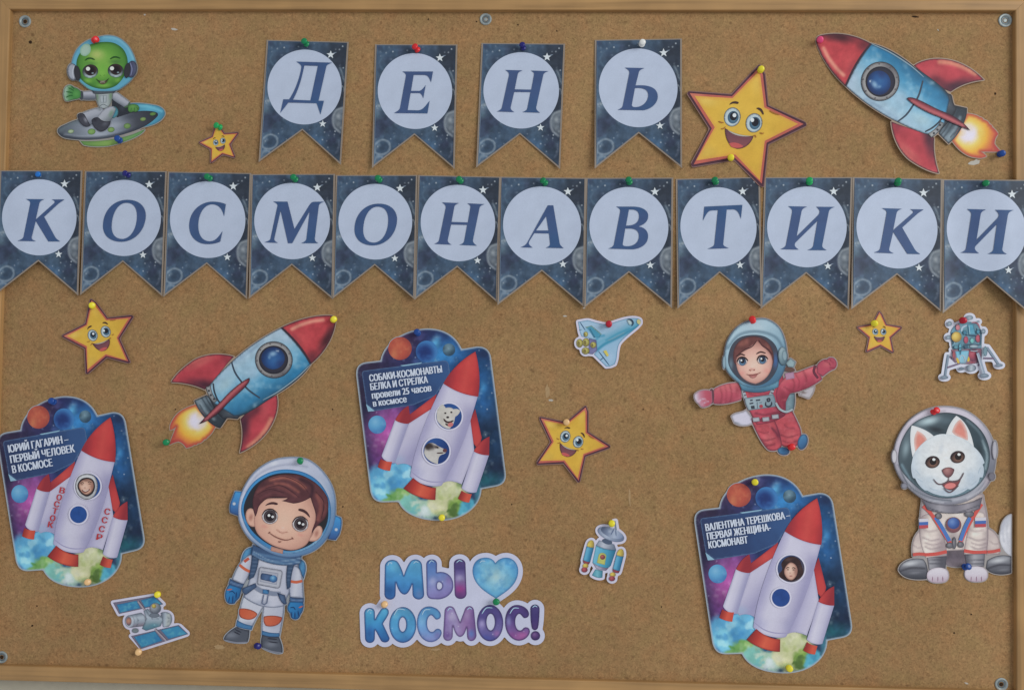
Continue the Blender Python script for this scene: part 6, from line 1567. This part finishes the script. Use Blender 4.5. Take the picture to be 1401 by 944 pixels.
A.p('foil_panel', 'M 232 520 L 392 512 L 382 604 L 350 662 L 292 660 L 250 604 Z', G(240, 520, (104, 174, 206), 370, 650, (120, 182, 210), (130, 160, 178)), E((78, 122, 150), 12, 0.7), step=1.3)
A.l('yellow_strip', ['M 252 600 L 272 660', 'M 396 585 L 382 640'], 28, (196, 168, 72), taper=0.2)
A.e('red_tank', 444, 566, 52, 76, RD(430, 545, 80, (176, 92, 108), (156, 72, 90), (112, 62, 84)))
A.l('white_arch', 'M 282 640 R 292 580 322 568 342 600 346 650', 12, (160, 176, 190))
A.p('ascent_stage', 'M 190 446 L 178 300 C 200 205 300 168 400 174 C 500 184 542 260 546 330 L 540 486 L 200 496 Z', G(190, 320, (104, 150, 176), 540, 340, (96, 142, 160), (84, 126, 146), (104, 140, 160)), N(70, 0.35, 8, (64, 96, 120)), N(50, 0.3, 4, (132, 170, 190), 0.5, 0.8), E((66, 92, 112), 14, 0.7), step=1.3)
A.l('pink_trim', ['M 420 182 R 490 190 520 250', 'M 210 520 L 226 620'], 14, (158, 96, 112))
A.p('cockpit_panel', 'M 374 204 L 442 204 L 472 326 L 388 326 Z', G(400, 205, (92, 166, 194), 430, 326, (76, 146, 176), (96, 158, 184)), E((50, 92, 116), 12, 0.8), step=1.3)
A.l('cockpit_arch', 'M 304 290 R 318 240 372 214', 22, (160, 180, 200))
A.l('dark_gap', ['M 345 330 L 540 345', 'M 480 250 L 500 320', 'M 320 300 L 372 330', 'M 330 440 L 530 445'], 12, (52, 66, 88))
for x, y, rx, ry, c in ((358, 386, 28, 44, (166, 74, 94)), (500, 370, 32, 46, (168, 78, 96)), (430, 396, 26, 32, (104, 174, 176)), (450, 462, 52, 19, (142, 164, 178)), (262, 240, 28, 38, (184, 116, 130)), (290, 475, 17, 52, (80, 156, 180))):
    A.e('hatch', x, y, rx, ry, S(c), B(x - 6, y - 8, rx * 0.7, ry * 0.7, tuple(min(255, v + 26) for v in c), 0.7), E((70, 66, 88), 10, 0.6))
A.l('truss', ['M 196 300 L 206 440', 'M 200 470 R 300 480 340 450', 'M 520 260 L 530 440', 'M 400 500 L 480 500', 'M 470 520 R 500 560 496 650', 'M 300 500 L 292 560'], 10, (60, 84, 104), taper=0.2)
A.l('truss_light', ['M 214 310 L 222 430', 'M 392 214 L 404 318', 'M 505 280 L 514 330', 'M 410 512 R 460 520 500 510', 'M 560 500 L 556 600'], 8, (150, 180, 194), taper=0.2)
for x, y, rx, ry, c in ((345, 300, 22, 26, (64, 120, 148)), (500, 290, 20, 24, (76, 140, 168)), (360, 470, 22, 18, (64, 96, 120)), (240, 470, 26, 22, (84, 140, 160)), (585, 520, 24, 60, (110, 140, 156)), (215, 560, 18, 46, (160, 82, 92))):
    A.e('equipment_bay', x, y, rx, ry, S(c), E((50, 66, 86), 8, 0.7))
A.e('gold_sphere', 246, 352, 60, 62, RD(228, 335, 80, (214, 192, 112), (196, 166, 78), (146, 116, 64)), E((120, 96, 62), 10, 0.6))
for x, y, rx, ry in ((400, 126, 42, 28), (165, 196, 28, 28), (500, 172, 18, 13), (562, 286, 26, 30), (150, 356, 26, 26)):
    A.e('antenna_dish', x, y, rx, ry, RD(x, y, rx, (158, 172, 184), (128, 144, 160), (96, 114, 132)))
A.e('engine_bell', 420, 716, 58, 40, G(365, 710, (92, 104, 122), 475, 720, (168, 180, 194), (96, 108, 126)), E((70, 80, 98), 10, 0.7))
A.e('small_bell', 304, 724, 34, 19, S((106, 120, 138)), E((72, 84, 102), 8, 0.7))
A.l('landing_leg', 'M 494 540 L 572 792', 36, (138, 152, 172), taper=0.1, sil=True)
A.l('leg_highlight', 'M 486 546 L 560 780', 8, (176, 186, 200))
for x, y, rx, ry in ((104, 826, 46, 21), (575, 806, 52, 25), (746, 684, 44, 19)):
    A.e('foot_pad', x, y, rx, ry, S((112, 128, 148)), B(x, y - 6, rx * 0.7, ry * 0.6, (150, 164, 180), 0.7), E((78, 92, 112), 9, 0.7))
A.paper(3.3, (194, 198, 216), fill=False)

root = root_for('satellite_cutout', 'satellite sticker with two tilted blue solar panels', 'paper satellite', (205, 894), 'white-edged spacecraft cut-outs')
A = Art(root, zoom(140, 800, 130 / 1169), [(215, 813), (189, 892)], amp=0.0018, reach=0.07)
for s, cells in (('M 130 216 L 646 130 L 752 236 L 205 356 Z', ('M 176 240 L 424 190 L 470 286 L 216 342 Z', 'M 470 186 L 636 142 L 738 236 L 524 276 Z')), ('M 352 626 L 940 490 L 1058 602 L 470 788 Z', ('M 388 636 L 648 566 L 738 684 L 480 772 Z', 'M 716 552 L 932 500 L 1048 600 L 814 664 Z'))):
    pn = A.p('solar_panel', s, S((108, 104, 128)), E((84, 82, 104), 12, 0.6), step=1.4)
    for c in cells:
        A.p('solar_cell', c, S((56, 132, 176)), N(60, 0.6, 4, (40, 108, 166)), N(45, 0.5, 9, (92, 168, 184), 0.5, 0.8), E((52, 84, 124), 12, 0.7), parent=pn, step=1.2)
A.l('panel_mast', ['M 440 200 L 520 306', 'M 648 540 L 786 684'], 24, (152, 144, 156), taper=0)
A.l('mast_shade', ['M 450 196 L 530 300', 'M 660 536 L 796 676'], 7, (82, 78, 96), taper=0)
cy = A.p('hull_cylinder', 'M 330 372 L 470 340 C 542 360 552 470 506 504 L 340 524 C 290 490 282 404 330 372 Z', G(420, 345, (96, 108, 126), 440, 515, (168, 180, 196), (140, 152, 170), (116, 100, 116)), K('M 410 360 R 440 430 420 510', 10, (88, 98, 114), 0.8), E((74, 82, 98), 14, 0.7))
A.e('lens_ring', 338, 446, 60, 76, G(300, 400, (110, 120, 138), 390, 480, (180, 190, 204), (150, 160, 178)), E((92, 100, 118), 12, 0.6), parent=cy)
A.e('lens', 326, 446, 34, 54, RD(322, 440, 54, (188, 140, 108), (150, 108, 104), (92, 84, 98)), parent=cy)
A.p('hull_cylinder', 'M 716 344 C 760 318 832 330 852 380 C 868 440 844 490 812 512 L 748 518 C 732 460 748 400 716 344 Z', G(720, 420, (84, 94, 112), 860, 430, (156, 170, 188), (168, 176, 176), (112, 122, 142)), K('M 790 335 R 815 420 790 512', 8, (96, 106, 124), 0.7), E((76, 86, 104), 12, 0.7))
A.p('core_module', 'M 508 318 L 560 288 C 600 330 620 400 722 372 L 746 432 L 716 506 L 540 562 L 488 536 L 540 420 Z', G(620, 320, (128, 142, 160), 620, 560, (164, 176, 194), (116, 140, 156), (62, 112, 136)), B(630, 500, 100, 50, (76, 126, 148), 0.8), B(640, 490, 24, 16, (130, 176, 190), 0.8), K('M 545 320 R 590 390 640 420 720 400', 10, (84, 96, 112), 0.7), E((72, 84, 100), 14, 0.7))
A.e('turret_base', 640, 372, 62, 30, S((104, 114, 130)), E((68, 76, 92), 10, 0.8))
tb = A.e('turret', 652, 286, 70, 66, RD(630, 262, 90, (164, 170, 180), (128, 136, 150), (84, 92, 108)), E((74, 80, 96), 10, 0.7))
A.e('turret_eye', 636, 260, 28, 27, RD(630, 254, 30, (206, 190, 100), (176, 158, 76), (128, 114, 70)), parent=tb)
A.e('thruster', 405, 560, 42, 30, S((110, 120, 128)), E((72, 80, 92), 10, 0.7))
A.paper(3.1, WB)

root = root_for('probe_cutout', 'blue space probe sticker with dish antenna and two side boosters', 'paper probe', (823, 797), 'white-edged spacecraft cut-outs')
A = Art(root, zoom(780, 700, 90 / 809), [(837, 716)], amp=0.0025, reach=0.07)
A.l('antenna_rod', 'M 566 230 L 548 112', 22, (112, 124, 146), sil=True, taper=0)
A.p('nozzle', 'M 310 705 L 402 724 L 398 806 C 352 822 300 802 268 776 Z', G(270, 760, (64, 134, 160), 400, 770, (108, 172, 192), (54, 116, 142)), E((48, 92, 114), 12, 0.7))
bd = A.p('hull', 'M 318 408 C 390 450 480 472 568 466 L 502 660 C 470 702 420 702 400 692 C 350 682 300 660 274 622 Z', G(290, 520, (110, 176, 204), 540, 580, (84, 162, 196), (62, 142, 180), (44, 104, 140)), E((44, 90, 122), 13, 0.7))
A.p('skirt', 'M 274 624 C 330 660 400 690 474 690 L 442 722 C 400 720 360 714 326 704 Z', G(280, 660, (172, 172, 196), 460, 700, (150, 150, 176), (104, 92, 120)), E((92, 90, 114), 9, 0.7), parent=bd)
em = A.p('emblem', 'M 350 530 C 366 488 438 496 446 540 L 426 652 L 328 626 Z', S((178, 180, 96)), N(40, 0.25, 3, (120, 150, 96)), E((120, 128, 76), 10, 0.7), parent=bd, step=1.3)
A.e('emblem_ball', 400, 556, 32, 31, RD(392, 546, 36, (178, 110, 100), (150, 72, 74), (104, 58, 70)), parent=bd)
A.p('neck', 'M 358 348 L 544 400 L 568 468 C 480 474 390 452 318 410 Z', G(340, 380, (128, 140, 162), 550, 440, (172, 180, 198), (140, 150, 170), (96, 110, 134)), E((84, 96, 120), 11, 0.7))
A.e('dish_mount', 456, 366, 64, 32, S((74, 88, 114)), rot=16)
ds = A.e('dish', 502, 276, 172, 76, G(350, 230, (120, 134, 162), 650, 330, (160, 172, 196), (128, 142, 170), (96, 110, 142)), E((86, 100, 132), 12, 0.7), rot=21)
A.e('dish_bowl', 512, 258, 142, 56, G(390, 220, (82, 94, 124), 630, 300, (116, 130, 160), (158, 172, 198), (122, 138, 172)), B(490, 240, 40, 24, (168, 180, 204), 0.7), rot=21, parent=ds)
A.l('dish_strut', ['M 560 220 L 566 296', 'M 545 200 L 500 285'], 14, (92, 106, 138), parent=ds)
for dx, dy in ((0, 0), (365, 108)):
    bo = A.p('booster', shift('M 204 420 C 230 434 262 440 294 436 L 246 622 C 216 622 184 612 158 596 Z', dx, dy), G(185 + dx, 500 + dy, (96, 164, 200), 275 + dx, 525 + dy, (84, 158, 196), (50, 122, 166), (40, 92, 130)), E((44, 84, 116), 10, 0.7))
    A.p('booster_tip', shift('M 206 422 C 212 360 258 328 286 358 C 302 390 298 422 292 438 C 262 442 232 436 206 422 Z', dx, dy), G(210 + dx, 390 + dy, (210, 194, 104), 295 + dx, 400 + dy, (192, 172, 78), (140, 122, 66)), E((122, 106, 62), 9, 0.6), parent=bo)
    A.p('booster_band', shift('M 158 590 C 184 608 216 618 247 614 L 234 644 C 210 646 186 640 164 628 Z', dx, dy), S((146, 70, 82)), E((98, 50, 64), 8, 0.7), parent=bo)
    A.e('yellow_ball', 190 + dx - 30 * (dx > 0), 664 + dy, 37, 30, RD(182 + dx - 30 * (dx > 0), 656 + dy, 40, (212, 192, 92), (186, 164, 74), (134, 112, 64)))
    A.e('red_ball', 178 + dx - 27 * (dx > 0), 708 + dy + 4, 38, 32, RD(170 + dx - 27 * (dx > 0), 702 + dy, 42, (178, 92, 98), (154, 70, 80), (104, 52, 66)))
A.paper(3.3, WB)
# ------------------------------------------------------------------ push pins
def make_pin(kind, px, what, h=0.0012, lean=(0.0, 0.0), scale=1.0):
    """push pin: needle, flange, waist and cap; lean tips the cap over (photo px)"""
    c = px_to_board(np.array(px, float) - 0.5 * np.array(lean, float), h)
    root = thing('push_pin', '%s plastic push pin %s' % (kind, what), 'push pin', tuple(to_world(c)), 'push pins on the notice board')
    s = scale
    prof = [(0.0003, 0.0), (0.0036, 0.0), (0.0041, 0.0004), (0.0041, 0.0009), (0.0034, 0.0015), (0.0025, 0.0022), (0.0022, 0.0036), (0.0024, 0.0050), (0.0033, 0.0060),
            (0.0040, 0.0068), (0.0042, 0.0077), (0.0039, 0.0086), (0.0030, 0.0092), (0.0016, 0.0095), (0.0002, 0.0096)]
    V, F = lathe([(r * s, z * s) for r, z in prof], 20)
    view = CAM_P - c
    view = view / view[2] * 0.0085 * s
    ax = Vector((view[0] + lean[0] * PXM, view[1] - lean[1] * PXM, view[2])).normalized()
    R = np.array(Vector((0, 0, 1)).rotation_difference(ax).to_matrix())
    mat = kind.replace(' ', '_') + '_plastic'
    mesh_obj('head', to_world(V @ R.T + c), F, mat, root, smooth=True)
    V, F = lathe([(0.00004, -0.007), (0.0005, -0.005), (0.0005, 0.001)], 8)
    mesh_obj('needle', to_world(V @ R.T + c), F, 'pin_steel', root, smooth=True)


def flagw(ch, x=''):
    return 'atop the flag of Cyrillic letter %s (%s)%s' % (NAMES[ch], ch, x)


U = ' beside soft sign'
PINS = [
    ('red', (131, 54.5), "on the alien's helmet", (4, -3)), ('blue', (162, 191), "on the alien's saucer", (-4, -3)),
    ('light green', (298, 173), 'at the tip of the small tilted star', (-7, -3.5)),
    ('green', (417.5, 58.5), flagw('Д'), (-4, -5)), ('red', (569, 66), flagw('Е'), (-5, -6)), ('navy', (715, 63.5), flagw('Н', U), (-2, -6)), ('white', (878.6, 59.5), flagw('Ь'), (1, -3)),
    ('yellow', (1041, 95.5), 'at the upper tip of the biggest star', (1, -2)), ('yellow', (1000, 216), 'low between two points of the biggest star', (0, -1)),
    ('pink', (1122, 55), 'on the nose of the rocket pointing up left', (0, -1)), ('blue', (1370, 210.5), 'at the flame tip of the rocket pointing up left', (3, -1)),
    ('bright blue', (54, 240), flagw('К', ' hanging over the frame'), (-7, -4)), ('navy', (173, 238.5), flagw('О', ' between Ka and Es'), (-6, -3)), ('green', (285, 243), flagw('С'), (-5, -3)),
    ('green', (402.5, 244), flagw('М'), (-4, -4)), ('green', (518, 245), flagw('О', ' between Em and En'), (-3, -3)), ('green', (629, 246.5), flagw('Н', ' between O and A'), (-3, -3)),
    ('green', (744, 248.5), flagw('А'), (-5, -5)), ('green', (860.5, 247.5), flagw('В'), (-2, -5)), ('green', (978.5, 247.5), flagw('Т'), (-2, -4)), ('light green', (1107.5, 248), flagw('И', ' beside Te'), (0, -4)),
    ('green', (1228.5, 249), flagw('К', ' between two letters I'), (1, -4)), ('green', (1348.5, 252), flagw('И', ' overlapping the frame'), (1, -4)),
    ('yellow', (126, 418), 'at the top tip of the star above the rocket flame', (0, -1)), ('yellow', (456.5, 437), 'on the nose of the rocket pointing up right', (1, -1)),
    ('green', (227.5, 605), 'at the flame tip of the rocket pointing up right', (-1, 0)), ('blue', (571, 455), 'on the poster with two dogs, top edge', (-2, -2)),
    ('yellow', (604.5, 708), 'on the poster with two dogs, bottom edge', (0, 0)), ('blue', (71.5, 549), 'on the poster with a helmeted man, top edge', (-4, -2)),
    ('beige', (120, 796), 'on the poster with a helmeted man, bottom edge', (0, 0)), ('yellow', (1033, 659.5), 'on the poster with a dark-haired woman, top edge', (0, 0)),
    ('yellow', (1080, 914), 'on the poster with a dark-haired woman, bottom edge', (1, 1)), ('green', (411, 630.5), "on the boy astronaut's helmet", (-1, -1)),
    ('navy', (353, 883.5), "beside the boy astronaut's boot", (4, 1)), ('red', (1029.5, 437.5), "on the girl astronaut's helmet", (-1, -3)), ('red', (1083, 611.5), "by the girl astronaut's boot", (2, -1)),
    ('red', (1279.5, 562), "on the dog astronaut's helmet", (6, -3)), ('blue', (1322.5, 775), "on the dog astronaut's paw", (6, -1)), ('crimson', (833, 443.5), 'on the space shuttle cut-out', (0, -1)),
    ('yellow', (1196.5, 442.5), 'on the upright little star', (-1, 0)), ('crimson', (1317.5, 438.5), 'on the moon lander cut-out', (-2, 0)), ('beige', (775, 577.5), 'on the star below the shuttle', (0, 0)),
    ('yellow', (215.5, 813), 'on the solar panel satellite, upper panel', (0, 0)), ('beige', (189.5, 891.5), 'on the solar panel satellite, lower panel', (0, 1)),
    ('yellow', (837, 716), "on the dish antenna of the probe cut-out", (0, -1)), ('green', (679, 823), 'under the heart of the lettering cut-out', (-1, 0)), ('beige', (526, 826.5), 'left between the two lines of the lettering cut-out', (1, -1)),
]
for kind, px, what, lean in PINS:
    sc = 0.92 if kind not in ('navy', 'bright blue') else 0.85
    make_pin(kind, px, what, 0.0014, lean, sc)
